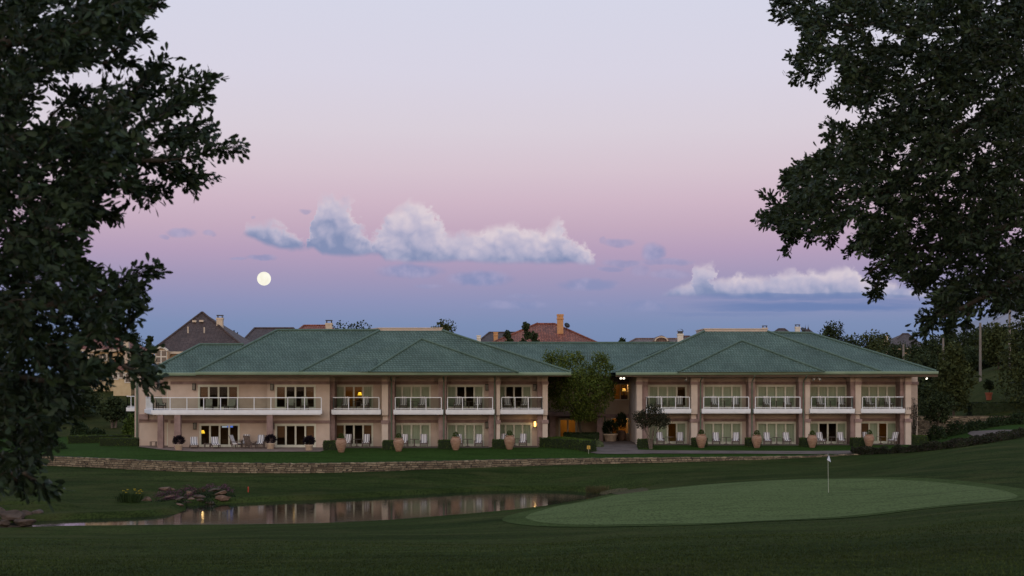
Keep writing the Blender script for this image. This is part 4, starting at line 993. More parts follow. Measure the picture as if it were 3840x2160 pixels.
# ---- clipped hedges
def hedge(name, foot, h, mat, seed, label, cat='hedge', group=None, leaf=.10, dens=150, z=None):
    """clipped hedge on a plan polygon"""
    g = np.random.default_rng(seed); foot = [np.array(p[:2], float) for p in foot]; c = sum(foot) / len(foot)
    zs = ground(*c) if z is None else z
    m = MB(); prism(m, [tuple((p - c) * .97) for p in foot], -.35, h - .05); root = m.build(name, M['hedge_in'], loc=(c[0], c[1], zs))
    P = []; Nn = []
    for i in range(len(foot)):
        a, b = foot[i] - c, foot[(i + 1) % len(foot)] - c; l = np.linalg.norm(b - a); n = int(l * h * dens); u = g.uniform(0, 1, n)
        q = a[None] + (b - a)[None] * u[:, None]; zz = g.uniform(-.3, h, n); out = np.array([(b - a)[1], -(b - a)[0]]) / max(l, 1e-6)
        P.append(np.column_stack([q + out * g.normal(0, .025, (n, 1)), zz])); Nn.append(np.tile([out[0], out[1], 0], (n, 1)))
    F2 = np.array([p - c for p in foot]); lo, hi = F2.min(0), F2.max(0); n = int((hi - lo).prod() * dens); q = g.uniform(lo, hi, (n, 2)); q = q[poly_sd(q[:, 0], q[:, 1], F2) < 0]
    P.append(np.column_stack([q, h + g.normal(0, .02, len(q))])); Nn.append(np.tile([0, 0, 1.], (len(q), 1)))
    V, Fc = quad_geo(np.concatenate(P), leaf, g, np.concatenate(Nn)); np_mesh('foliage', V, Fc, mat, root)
    return tag(root, label, cat, group)
def hbox(px0, px1, py, h, depth, seed, label, mat=None, group='clipped box hedges along the lawn'):
    a, b = hit(px0, py), hit(px1, py); Y = (a[1] + b[1]) / 2
    hedge('hedge', [(a[0], Y), (b[0], Y), (b[0], Y + depth), (a[0], Y + depth)], h, mat or M['hedge'], seed, label, group=group)
for i, (a, b, py, lab) in enumerate(((1211, 1264, 1689, 'clipped box hedge left of the first urn by the wide patio'), (1433, 1481, 1687, 'clipped box hedge left of the second urn of the left wing'), (1643, 1693, 1685, 'clipped box hedge left of the third urn of the left wing'),
        (1847, 1899, 1683, 'clipped box hedge left of the fourth urn of the left wing'), (2394, 2451, 1682, 'clipped box hedge beside the small multi stemmed tree'), (2598, 2654, 1676, 'clipped box hedge behind the first urn of the right wing'),
        (2801, 2856, 1676, 'clipped box hedge behind the second urn of the right wing'), (3006, 3063, 1676, 'clipped box hedge behind the third urn of the right wing'), (3198, 3247, 1675, 'clipped box hedge left of the last urn of the right wing'))):
    hbox(a, b, py, .78, 1.3, 20 + i, lab)
p = [hit(2020, 1676), hit(2215, 1699), hit(2238, 1694)]
hedge('hedge', [p[0], p[1], p[2], (p[0][0] + 2.2, p[0][1] + 2.4)], .85, M['hedge'], 40, 'long clipped hedge slanting toward the yellow sign')
h = hit(3388, 1667); hedge('hedge', [h[:2], (h[0] + 2.3, h[1] - .1), (h[0] + 2.5, h[1] + 2.4), (h[0] + .2, h[1] + 2.4)], .8, M['hedge'], 41, 'wide clipped hedge at the right corner of the right wing')
h = hit(372, 1673); hedge('hedge', [h[:2], (Xp(519, h[1]), h[1]), (Xp(519, h[1]), h[1] + 1.2), (h[0], h[1] + 1.2)], .75, M['hedge'], 42, 'front clipped hedge at the left end of the left wing')
h = hit(252, 1664); hedge('hedge', [h[:2], (Xp(505, h[1] + 5), h[1] + 3), (Xp(505, h[1] + 5), h[1] + 4.2), (h[0], h[1] + 1.2)], .75, M['hedge'], 43, 'rear clipped hedge left of the left wing')
h = hit(2114, 1664); hedge('shrub', [(h[0], h[1]), (Xp(2244, h[1]), h[1]), (Xp(2250, h[1]), h[1] + 2.2), (h[0] + .1, h[1] + 2.2)], 1.0, M['bush_dark'], 44, 'dark rounded shrub mass under the courtyard tree', 'shrub', leaf=.16)
def bush(name, px0, px1, pyt, pyb, mat, seed, label, cat='shrub', group=None, leaf=.1, n=1600, kind=None, Y=None):
    x = (px0 + px1) / 2; hx = hit(x, pyb) if Y is None else (Xp(x, Y), Y, Zp(pyb, Y)); Yb = hx[1]; w = (px1 - px0) / F * Yb; hgt = (pyb - pyt) / F * Yb
    g = np.random.default_rng(seed); U = unit(g.normal(size=(n, 3))); U[:, 2] = np.abs(U[:, 2]); lump = 1 + .12 * np.sin(U[:, :1] * 7 + seed) * np.sin(U[:, 1:2] * 6)
    P = U * np.array([w / 2, w / 2 * .8, hgt]) * lump * g.uniform(.62, 1.03, (n, 1))
    V, Fc = quad_geo(P, leaf, g, U); o = np_mesh(name, V, Fc, mat); o.location = (hx[0], Yb + w * .3, ground(hx[0], Yb + w * .3) - .05)
    return tag(o, label, cat, group, kind)
bush('shrub', 2209, 2268, 1649, 1679, M['bush_pale'], 50, 'pale grey green rounded shrub beside the entrance walk')
bush('shrub', 160, 245, 1650, 1686, M['bush_dark'], 51, 'dark low shrub at the left end of the lawn')
for i, (a, b, tp, Y) in enumerate(((255, 330, 1585, 150), (318, 392, 1600, 147), (80, 190, 1570, 150), (455, 515, 1560, 152), (-40, 90, 1560, 150))):
    bush('shrub', a, b, tp, 1640, M['bush_dark'] if i != 3 else M['hedge'], 90 + i, 'dark shrub on the slope behind the left hedges, %s' % ['second from the pale trunked tree', 'left of the pale trunked tree', 'half hidden by the oak', 'nearest the left wing downspout', 'at the left edge of the photo'][i], group='shrubs behind the left hedges', leaf=.22, n=1500, Y=Y)

# ---- signs, flag, stakes
h = hit(2207, 1702); t = thing('lawn_sign', 'small yellow sign on a thin stake at the end of the long hedge', 'sign', (h[0], h[1] - .1, ground(h[0], h[1] - .1)))
zt = (1702 - 1671) / F * h[1]
MB().bar((0, 0, -.1), (0, 0, zt - .05), .025).build('stake', M['stick'], t); s = MB(); s.box(-.14, .14, -.035, -.015, zt - .3, zt); b_ = s.build('board', M['sign_yellow'], t)
s = MB(); s.box(-.08, .06, -.04, -.036, zt - .09, zt - .06); s.box(-.08, .08, -.04, -.036, zt - .16, zt - .13); s.box(-.05, .07, -.04, -.036, zt - .24, zt - .19); s.build('marking', M['sign_mark'], b_)
h = hit(3107, 1850); H = (1850 - 1700) / F * h[1]
t = thing('golf_flag', 'white golf flag hanging on a thin pale flagstick on the putting green', 'flag', (h[0], h[1], h[2]))
MB().tube([(0, 0, -.1), (-.02, 0, H * .5), (-.03, 0, H)], [.013, .011, .010], 8).build('flagstick', M['stick'], t)
zf = H; fl = MB(); q = [(-.03, 0, zf), (.01, -.04, zf - .10), (-.09, -.06, zf - .36), (.02, -.10, zf - .42), (.12, -.03, zf - .48), (.09, .03, zf - .30), (.03, .03, zf - .12)]
fl.add(q, [(0, 1, 6), (1, 2, 3), (1, 3, 4), (1, 4, 5), (1, 5, 6)]); fo = fl.build('flag', M['flag'], t)
fd = MB(); fd.add([(-.035, -.01, zf), (-.05, .02, zf - .14), (-.11, .0, zf - .34), (-.08, -.03, zf - .34), (.0, -.02, zf - .10)], [(0, 1, 4), (1, 2, 3, 4)]); fd.build('flag_edge', M['flag_dark'], fo)
h = hit(931, 1846); t = MB().bar((0, 0, -.1), (0, 0, .34), .07).add([(-.05, -.05, .34), (.05, -.05, .34), (.05, .05, .34), (-.05, .05, .34), (0, 0, .40)], [(0, 1, 4), (1, 2, 4), (2, 3, 4), (3, 0, 4)]).build('hazard_stake', M['red'], loc=h)
tag(t, 'short red hazard stake on the bank right of the rocks', 'stake')

# ---- lamps and a screen inside the rooms
def table_lamp(px, py, Y, label, mat='lit_shade', power=6, zfloor=0.0, size=1.0):
    x, y, z = W(px, py, Y); t = thing('table_lamp', label, 'lamp', (x, y, z))
    MB().lathe([(.21 * size, -.13 * size), (.12 * size, .15 * size)], n=20).build('lamp_shade', M[mat], t, True)
    s = MB(); s.lathe([(.09, -.55), (.10, -.52), (.03, -.47), (.07, -.36), (.03, -.22), (.02, -.12)], n=12); s.build('lamp_base', M['lamp_metal'], t, True)
    d = thing('bedside_cabinet', 'dark cabinet under the ' + label.replace('yellow ', '').replace('small ', ''), 'cabinet', (x, y, zfloor))
    hh = z - .55 - zfloor; m = MB(); m.box(-.3, .3, -.22, .22, .06, hh); m.box(-.33, .33, -.25, .25, hh - .03, hh); d.location.z = zfloor; m.build('carcass', M['teak_dark'], d)
    l = bpy.data.lights.new('lamp_light', 'POINT'); l.energy = power; l.color = (1, .6, .25); l.shadow_soft_size = .12
    lo = bpy.data.objects.new('lamp_light', l); col.objects.link(lo); lo.parent = t; lo.location = (0, -.02, .3)
table_lamp(760, 1620, 130.3, 'yellow table lamp in the lit ground floor window of the wide patio', power=9)
table_lamp(1349.5, 1477, 132.5, 'yellow table lamp behind the second upper balcony of the left wing', power=14, zfloor=F1)
table_lamp(2340, 1462, 147.6, 'small table lamp in the upper window of the connecting wing', 'lit_shade_soft', 16, 3.2)
for n, (px, z, e) in enumerate(((2128, 2.2, 30), (2330, 2.2, 26))):
    l = bpy.data.lights.new('ceiling_light', 'POINT'); l.energy = e; l.color = (1, .58, .2); l.shadow_soft_size = .2
    o = bpy.data.objects.new('ceiling_light', l); col.objects.link(o); o.location = (Xp(px, 148.5), 148.5, z); o.parent = K
for px, z, Y, e in ((2520, 2.2, 138.5, 5), (3305, 2.2, 139, 6), (2540, 5.6, 138.6, 8), (1105, 2.2, 130.5, 4)):
    l = bpy.data.lights.new('ceiling_light', 'POINT'); l.energy = e; l.color = (1, .58, .2); l.shadow_soft_size = .2
    o = bpy.data.objects.new('ceiling_light', l); col.objects.link(o); o.location = (Xp(px, Y), Y, z); o.parent = Rw if px > 2000 else L
l = bpy.data.lights.new('lantern_light', 'POINT'); l.energy = 7; l.color = (1, .62, .25); l.shadow_soft_size = .1
o = bpy.data.objects.new('lantern_light', l); col.objects.link(o); o.location = (LIT[0], LIT[1] - .45, LIT[2]); o.parent = L
x, y, z = W(853, 1599, 130.0); t = thing('television', 'glowing blue television screen high in the lit patio window', 'television', (x, y, z))
m = MB(); m.box(-.55, .55, 0, .08, -.15, .36); m.build('casing', M['black_metal'], t)
m = MB(); m.add([(-.02, -.012, -.1), (.5, -.012, -.1), (.5, -.012, .32), (-.02, -.012, .32)], [(0, 1, 2, 3)]); so = m.build('screen', M['screen'], t)
m = MB(); m.add([(-.5, -.012, -.1), (-.03, -.012, -.1), (-.03, -.012, .02), (-.5, -.012, .02)], [(0, 1, 2, 3)]); m.build('caption_bar', M['screen_b'], so)
# ------------------------------------------------------------------ houses behind the hotel
def house(label, eaveL, eaveR, py_e, rL, rR, py_r, Y, depth, roofmat, wallmat, over=.5):
    """hip-roofed house measured from its eave and ridge; Y is the distance of its front wall"""
    t = thing('house', label, 'house'); Ym = Y + depth / 2
    e0, e1 = W(eaveL, py_e, Y), W(eaveR, py_e, Y); q0, q1 = W(rL, py_r, Ym), W(rR, py_r, Ym)
    b0, b1 = (e0[0], Y + depth, e0[2]), (e1[0], Y + depth, e1[2])
    if abs(rL - rR) < 2: P = [[e0, e1, q0], [e1, b1, q0], [b1, b0, q0], [b0, e0, q0]]
    else: P = [[e0, e1, q1, q0], [e1, b1, q1], [b1, b0, q0, q1], [b0, e0, q0]]
    roof = faces('roof', P, roofmat, t)
    r = MB()
    for a, b in ((e0, q0), (e1, q1), (q0, q1)):
        if Vector(a) != Vector(b): r.tube([Vector(a) + Vector((0, -.03, .04)), Vector(b) + Vector((0, -.03, .04))], .13, 6)
    r.build('ridge_cap', roofmat, roof)
    zg = min(ground((e0[0] + e1[0]) / 2, Y), e0[2] - 2) - 2
    w = MB(); w.box(e0[0] + over, e1[0] - over, Y + over, Y + depth - over, zg, e0[2] - .02); w.build('wall', wallmat, t)
    f = MB(); f.box(e0[0], e1[0], Y - .05, Y + .1, e0[2] - .3, e0[2] - .01); f.build('fascia', M['chimney_cream'], roof)
    return t, roof
def chimney(parent, px0, px1, pyt, pyb, Y, mat, cap='dark', below=2.5):
    x0, x1 = Xp(px0, Y), Xp(px1, Y); zt, zb = Zp(pyt, Y), Zp(pyb, Y); w = x1 - x0; m = MB()
    hcap = .22 * w if cap == 'flat' else .0
    ztop = zt - (.45 * w if cap in ('dark', 'dome') else .0)
    if cap == 'dome': ztop = zt - .8 * w
    m.box(x0 + .06 * w, x1 - .06 * w, Y, Y + w * .8, zb - below, ztop - .25 * w)
    m.box(x0, x1, Y - .05 * w, Y + w * .85, ztop - .25 * w, ztop)
    if cap == 'flat': m.box(x0 - .05 * w, x1 + .05 * w, Y - .1 * w, Y + w * .9, ztop - .72 * w, ztop - .62 * w)
    o = m.build('chimney', mat, parent)
    if cap in ('dark', 'dome'):
        c = MB(); 
        for sx in (.14, .80):
            for sy in (.08, .7): c.box(x0 + sx * w, x0 + (sx + .08) * w, Y + sy * w, Y + (sy + .08) * w, ztop, ztop + .3 * w)
        if cap == 'dome':
            for a in range(6):
                t0, t1 = PI * a / 6, PI * (a + 1) / 6
                for r0 in (.48,):
                    xa, xb = x0 + w / 2 + r0 * w * math.cos(t0), x0 + w / 2 + r0 * w * math.cos(t1); za, zb2 = ztop + .3 * w + .45 * w * math.sin(t0), ztop + .3 * w + .45 * w * math.sin(t1)
                    c.add([(xa, Y, za), (xb, Y, zb2), (xb, Y + .8 * w, zb2), (xa, Y + .8 * w, za)], [(0, 1, 2, 3)])
            c.box(x0 + .1 * w, x1 - .1 * w, Y + .3 * w, Y + .4 * w, ztop, ztop + .42 * w)
        else: c.box(x0 + .05 * w, x1 - .05 * w, Y, Y + .8 * w, ztop + .3 * w, ztop + .42 * w)
        c.build('chimney_cap', M['black_metal'], o)
    return o
def dish(parent, px, py, Y):
    x, y, z = W(px, py, Y); m = MB(); m.lathe([(.05, 0), (.28, .06), (.42, .16)], n=16)
    o = m.build('satellite_dish', M['black_metal'], parent, True); o.location = (x, y, z); o.rotation_euler = (R(60), 0, R(25))
    MB().bar((x, y + .1, z - 1.2), (x, y + .1, z), .08).build('mast', M['black_metal'], parent)

t, rf = house('brown shingled house with a tall pointed roof and an arched window', 565, 935, 1318, 757, 760, 1172, 178, 17, M['roof_brown'], M['house_wall'])
chimney(rf, 810, 836, 1180, 1231, 183.5, M['chimney_cream'])
for a, b, c, d in ((724, 738, 1203, 1207), (750, 765, 1202, 1207)):
    m = MB(); x0, x1 = Xp(a, 184.5), Xp(b, 184.5); z = Zp(c, 184.5); m.box(x0, x1, 184.0, 184.6, z - .2, z + .05); m.build('roof_vent', M['chimney_cream'], rf)
for px, py in ((705, 1240), (766, 1242)):
    x, y, z = W(px, py, 182); MB().tube([(x, y, z - .8), (x, y, z + .5)], .09, 8).build('vent_pipe', M['chimney_cream'], rf)
dm = MB(); Yd = 177.0; xa, xb = Xp(580, Yd), Xp(630, Yd); z0, z1 = Zp(1362, Yd), Zp(1318, Yd); xm = (xa + xb) / 2; n = 10
arc = [(xa + (xb - xa) * i / n, z1 + .42 * math.sin(PI * i / n)) for i in range(n + 1)]
dm.add([(x, Yd, z) for x, z in [(xa, z0)] + arc + [(xb, z0)]] + [(x, Yd + 4, z) for x, z in [(xa, z0)] + arc + [(xb, z0)]],
       [tuple(range(n + 3))] + [(i, i + n + 3, i + n + 4, i + 1) for i in range(n + 2)]); dorm = dm.build('dormer', M['house_wall'], t)
am = MB()
for i in range(n): am.bar((arc[i][0] * 1.0 - .05 * 0, Yd - .08, arc[i][1] + .1), (arc[i + 1][0], Yd - .08, arc[i + 1][1] + .1), .35, .22)
am.build('arched_trim', M['chimney_white'], dorm)
for a, b in ((586, 602), (607, 624)):
    x0, x1 = Xp(a, Yd), Xp(b, Yd); zt = Zp(1315, Yd); w = MB(); w.box(x0 - .08, x1 + .08, Yd - .06, Yd - .02, z0, zt + .05); wo = w.build('window', M['chimney_white'], t)
    w = MB(); w.box(x0, x1, Yd - .085, Yd - .065, Zp(1335, Yd), zt - .02); w.box(x0, x1, Yd - .085, Yd - .065, z0 + .1, Zp(1340, Yd)); w.build('pane', M['dark_glass'], wo)

t, rf = house('red roofed house with buff walls glimpsed through the left oak', 300, 475, 1310, 345, 440, 1258, 185, 14, M['roof_red'], M['house_wall_b'])
chimney(t, 461, 483, 1262, 1340, 183.5, M['chimney_cream'], 'flat', 6)
for a, b, c, d in ((370, 384, 1332, 1352), (394, 400, 1330, 1352), (335, 350, 1326, 1345)):
    x0, x1 = Xp(a, 185.4), Xp(b, 185.4); m = MB(); m.box(x0 - .12, x1 + .12, 185.3, 185.45, Zp(d, 185.4) - .1, Zp(c, 185.4) + .1); wo = m.build('window', M['chimney_white'], t)
    MB().box(x0, x1, 185.26, 185.29, Zp(d, 185.4), Zp(c, 185.4)).build('pane', M['dark_glass'], wo)
m = MB(); a = W(410, 1388, 180); b = W(500, 1388, 180); c = W(470, 1345, 186); d = W(420, 1345, 186); m.poly([a, b, c, d]); m.build('lower_roof', M['roof_red'], t)
m = MB(); m.box(a[0] + .4, b[0] - .4, 180.4, 186, 0, a[2] - .02); m.build('lower_wall', M['house_wall_b'], t)
for a, b, c, d in ((427, 440, 1398, 1420), (449, 462, 1396, 1415), (472, 490, 1402, 1432)):
    x0, x1 = Xp(a, 180.4), Xp(b, 180.4); m = MB(); m.box(x0 - .16, x1 + .16, 180.3, 180.39, Zp(d, 180.4) - .15, Zp(c, 180.4) + .15); wo = m.build('window', M['chimney_white'], t)
    MB().box(x0, x1, 180.26, 180.29, Zp(d, 180.4), Zp(c, 180.4)).build('pane', M['dark_glass'], wo)
t, rf = house('low brown roofed house right of the pointed roof', 880, 1180, 1310, 955, 1100, 1231, 195, 18, M['roof_brown'], M['house_wall'])
t, rf = house('red tiled house with a cream chimney left of the dark shrubs', 1080, 1300, 1268, 1140, 1232, 1221, 205, 16, M['roof_red'], M['house_wall_b'])
chimney(rf, 1219, 1246, 1199, 1240, 203, M['chimney_cream'])
t, rf = house('small brown hipped house left of the big red roof', 1770, 1990, 1300, 1835, 1945, 1247, 225, 16, M['roof_brown'], M['house_wall'])
chimney(t, 1787, 1804, 1257, 1285, 224, M['chimney_white'], 'flat'); chimney(rf, 1850, 1868, 1245, 1258, 228, M['chimney_orange'], 'flat')
t, rf = house('large red barrel tiled house with a tall ochre chimney', 1835, 2250, 1290, 2012, 2080, 1215, 190, 20, M['roof_red'], M['house_wall_b'])
chimney(rf, 2088, 2114, 1178, 1254, 195, M['chimney_orange'], 'flat'); dish(rf, 2125, 1222, 197)
for px, py in ((2015, 1216), (2072, 1217)):
    x, y, z = W(px, py, 199.8); MB().tube([(x, y, z - .5), (x, y, z + .25)], .09, 8).build('vent_pipe', M['roof_red'], rf)
q = [W(1950, 1290, 189.2), W(2130, 1290, 189.2), W(2030, 1240, 194)]; m = MB(); m.poly(q); m.poly([q[1], (q[2][0], 198, q[2][2]), q[2]]); m.poly([(q[2][0], 198, q[2][2]), q[0], q[2]]); m.build('front_gable', M['roof_red'], t)
t, rf = house('tan tiled house with a curved eyebrow hump in its roof', 2330, 2620, 1300, 2385, 2545, 1271, 200, 16, M['roof_tan'], M['house_wall'])
m = MB(); xc, Yh = Xp(2480, 203), 203.0; zb = Zp(1286, Yh); hw, hh = Xp(2520, Yh) - xc, Zp(1258, Yh) - zb; n = 16
pr = [(xc - hw * 1.1 + 2.2 * hw * i / n, zb + hh * (.5 - .5 * math.cos(2 * PI * i / n)) ** .8) for i in range(n + 1)]
m.add([(x, Yh, z) for x, z in pr] + [(x, Yh + 7, z) for x, z in pr], [(i, i + 1, i + n + 2, i + n + 1) for i in range(n)] + [tuple(range(n + 1))]); m.build('eyebrow_roof', M['roof_tan'], t)
m = MB()
for i in range(12):
    a, b = PI * i / 12, PI * (i + 1) / 12; m.bar((xc - .9 * math.cos(a), Yh - .12, zb + .25 + .6 * math.sin(a)), (xc - .9 * math.cos(b), Yh - .12, zb + .25 + .6 * math.sin(b)), .2, .18)
m.build('arched_trim', M['chimney_cream'], t)
t, rf = house('small tan roofed house carrying a white chimney with a dark domed cap', 2510, 2640, 1300, 2560, 2585, 1262, 196, 12, M['roof_tan'], M['house_wall'])
chimney(t, 2540, 2564, 1232, 1285, 197, M['chimney_white'], 'dome', 4)
t, rf = house('house behind the right parapet with only a dark capped chimney showing', 2820, 2930, 1300, 2850, 2890, 1252, 240, 14, M['roof_brown'], M['house_wall'])
chimney(t, 2859, 2879, 1220, 1260, 239, M['chimney_cream'], 'dark', 5)
t, rf = house('grey brown roof peeping over the green ridge of the right wing', 2870, 2990, 1270, 2920, 2942, 1234, 230, 15, M['roof_brown'], M['house_wall'])
t, rf = house('house with a white chimney and two pointed roof finials', 2975, 3075, 1270, 3018, 3034, 1238, 220, 14, M['roof_brown'], M['house_wall'])
chimney(t, 2982, 3002, 1216, 1262, 219, M['chimney_white'], 'dark', 5); dish(rf, 3010, 1238, 219)
for px in (3020, 3031):
    x, y, z = W(px, 1240, 227); MB().lathe([(.16, 0), (.22, .1), (.1, .3), (.14, .42), (.03, .7), (.01, 1.1)], n=10).build('finial', M['black_metal'], rf, loc=(x, y, z - .1))
t, rf = house('brown hipped roof house far right among the trees', 3325, 3470, 1305, 3385, 3405, 1252, 260, 18, M['roof_brown'], M['house_wall'])
m = MB(); m.poly([W(3328, 1300, 259), W(3400, 1300, 259), W(3360, 1268, 264)]); m.build('front_gable', M['roof_brown'], t)
chimney(t, 3313, 3331, 1250, 1292, 259, M['chimney_cream'], 'dark', 5)
t, rf = house('huge pale blue grey pitched roof rising behind the right oak', 3560, 4400, 1300, 3930, 4050, 1085, 330, 40, M['tent'], M['house_wall'])

# ------------------------------------------------------------------ trees
def tree(name, label, px, py_top, w_px, Y, mat, seed, group=None, n=2600, leaf=.34, crown_low=.25, cat='tree', lobes=9, trunk_r=.16, bark='bark', stems=1, zb=None, hollow=.35, squash=1.0, cone=0, taper=.95):
    x = Xp(px, Y); zg = ground(x, Y) if zb is None else zb; zt = Zp(py_top, Y); H = max(zt - zg, 1.5); w = w_px / F * Y; g = np.random.default_rng(seed)
    t = thing(name, label, cat, (x, Y, zg), 0, group)
    zc0 = H * crown_low; ch = H - zc0; P = []; ctr = []
    for i in range(lobes):
        u = i / max(lobes - 1, 1); zz = zc0 + ch * (.15 + .72 * u); rr = (w / 2) * (1 - abs(u - .42) * taper) if not cone else (w / 2) * (1 - u * .85)
        ang = i * 2.4 + g.uniform(-.4, .4); d = rr * .52 * g.uniform(.6, 1.1)
        ctr.append((d * math.cos(ang), d * math.sin(ang), zz, max(rr * (.62 if taper > .5 else .8), w * .16)))
    ctr.append((0, 0, zc0 + ch * .84, w * .2))
    tot = sum(c[3] ** 2 for c in ctr)
    for cx_, cy_, cz_, r_ in ctr:
        k = int(n * r_ ** 2 / tot); U = unit(g.normal(size=(k, 3)))
        lump = 1 + .22 * np.sin(U[:, :1] * 5 + cx_ * 3) * np.cos(U[:, 2:] * 4 + cy_ * 2) + .12 * np.sin(U[:, 1:2] * 11 + cz_)
        q = np.array([cx_, cy_, cz_]) + U * r_ * lump * np.array([1, 1, min(1, .45 * ch / max(r_, .1)) * squash]) * g.uniform(hollow, 1.06, (k, 1)) ** .6
        P.append(q)
    P = np.concatenate(P); P = P[P[:, 2] > zc0 * .6]; k_ = (H - zc0) / max(np.quantile(P[:, 2], .995) - zc0, .1); P[:, 2] = np.where(P[:, 2] > zc0, zc0 + (P[:, 2] - zc0) * k_, P[:, 2])
    V, Fc = quad_geo(P, leaf, g); np_mesh('crown', V, Fc, mat, t)
    m = MB()
    for s in range(stems):
        a = s * 2 * PI / max(stems, 1); d = 0 if stems == 1 else trunk_r * 1.5
        m.tube([(d * math.cos(a), d * math.sin(a), -.3), (d * 1.6 * math.cos(a) + .04, d * 1.6 * math.sin(a), zc0 * .6), (d * 3 * math.cos(a), d * 3 * math.sin(a), zc0 + ch * .25), (d * 4 * math.cos(a), d * 4 * math.sin(a), zc0 + ch * .5)], [trunk_r * 1.2, trunk_r, trunk_r * .7, trunk_r * .35], 8)
    for cx_, cy_, cz_, r_ in ctr[::2]: m.tube([(0, 0, zc0 * .7 + .1 * ch), (cx_ * .5, cy_ * .5, (zc0 + cz_) / 2), (cx_, cy_, cz_)], [trunk_r * .6, trunk_r * .4, trunk_r * .15], 6)
    m.build('trunk', M[bark], t)
    return t
# courtyard tree between the wings
def court_tree():
    Y = 138.6; x = Xp(2172, Y); t = thing('courtyard_tree', 'bushy green tree standing between the two hotel wings', 'tree', (x, Y, ground(x, Y)))
    zg = t.location.z; g = np.random.default_rng(77)
    C = [(2090, 1362, 44, 0), (2060, 1340, 24, -.3), (2130, 1350, 34, 1), (2165, 1345, 26, -1), (2110, 1420, 52, -1), (2075, 1470, 36, .4), (2160, 1420, 48, -1.4), (2205, 1400, 40, .2), (2245, 1345, 26, .5), (2265, 1350, 20, -.4), (2240, 1395, 36, 0), (2285, 1378, 20, .4),
         (2150, 1490, 50, -1.6), (2210, 1470, 50, -1.2), (2255, 1450, 44, 0), (2285, 1480, 26, .6), (2190, 1530, 44, -1.2), (2160, 1555, 22, -1), (2240, 1520, 38, -.4), (2290, 1440, 22, 1), (2100, 1510, 34, 0), (2215, 1560, 22, -.5), (2060, 1410, 24, 1)]
    P = []; m = MB(); top = (0, 0, 2.2)
    for px, py, r, dy in C:
        c = np.array([Xp(px, Y) - x, dy, Zp(py, Y) - zg]); rr = r / F * Y; k = int(340 * (rr / .9) ** 2) + 60; U = unit(g.normal(size=(k, 3)))
        lump = 1 + .28 * np.sin(U[:, :1] * 6 + px) * np.cos(U[:, 2:] * 5 + py) + .15 * np.sin(U[:, 1:2] * 12 + px)
        P.append(c + U * rr * lump * g.uniform(.25, 1.12, (k, 1)) ** .55)
        m.tube([top, (c[0] * .4, c[1] * .4, top[2] + (c[2] - top[2]) * .45), tuple(c)], [.09, .05, .02], 6)
    P = np.concatenate(P); V, Fc = leaf_geo(P, g.normal(size=P.shape) + np.array([0, -.3, -.2]), .22, .13, g); np_mesh('crown', V, Fc, M['tree'], t)
    for dx, ph in ((2205, 1320), (2222, 1322), (2190, 1330), (2215, 1310)):
        e = (Xp(dx, Y) - x, .4, Zp(ph, Y) - zg); m.tube([(0, 0, 3), (e[0] * .6, .2, 5), e], [.05, .03, .008], 5)
    m.tube([(.2, 0, -.3), (.16, 0, 1.0), (0, 0, 2.4)], [.17, .14, .11], 10); m.build('trunk', M['bark'], t)
court_tree()
def myrtle():
    h = hit(2440, 1684); Y = h[1]; x = h[0]; t = thing('crape_myrtle', 'small multi stemmed tree with a dark rounded crown before the right wing', 'tree', (x, Y, h[2])); g = np.random.default_rng(8)
    k = F / Y; P = []; m = MB()
    tips = [(-38, 112), (-20, 130), (4, 150), (24, 140), (46, 118), (40, 95), (-30, 90), (10, 110), (-8, 100), (55, 105), (28, 112), (-44, 125)]
    for i, (dx, dz) in enumerate(tips):
        e = np.array([dx / k, g.uniform(-.7, .7), dz / k]); b = ((i % 4 - 1.5) * .06, (i % 3 - 1) * .06, -.2)
        m.tube([b, (b[0] + e[0] * .15, e[1] * .2, e[2] * .3), (e[0] * .55, e[1] * .6, e[2] * .68), tuple(e)], [.045, .038, .028, .01], 6)
        kk = 330; U = unit(g.normal(size=(kk, 3))); P.append(e + U * np.array([.58, .55, .42]) * g.uniform(.2, 1.15, (kk, 1)) ** .6)
    P = np.concatenate(P); V, Fc = leaf_geo(P, g.normal(size=P.shape), .15, .08, g); np_mesh('crown', V, Fc, M['myrtle'], t); m.build('trunk', M['bark_pale'], t)
myrtle()
BG = 'trees beyond the hotel roofs'
tree('shade_tree', 'round dark tree rising behind the right wing roof', 3112, 1212, 112, 205, M['bgtree'], 101, BG, 5200, .34, .15, taper=.3)
tree('shade_tree', 'leafy tree top behind the left parapet', 1662, 1203, 105, 190, M['bgtree_b'], 102, BG, 3000, .34, .3, taper=.3)
for i, (px, top, w, Y, lab) in enumerate(((1275, 1214, 130, 172, 'dark feathery treetop right of the cream chimney'), (1350, 1211, 120, 176, 'dark treetop left of the cream parapet'),
        (1908, 1243, 40, 172, 'thin dark sapling left of the big red roof'), (1972, 1212, 44, 170, 'slim leafy tree in front of the big red roof'), (2005, 1247, 50, 171, 'low dark treetop before the big red roof'),
        (2335, 1270, 40, 186, 'small dark treetop left of the tan tiled roof'), (880, 1243, 60, 215, 'green treetop between the pointed roof and the low brown roof'))):
    tree('shade_tree', lab, px, top, w, Y, M['bgtree'], 110 + i, BG, 1900, .3, .3, lobes=7, taper=.3)
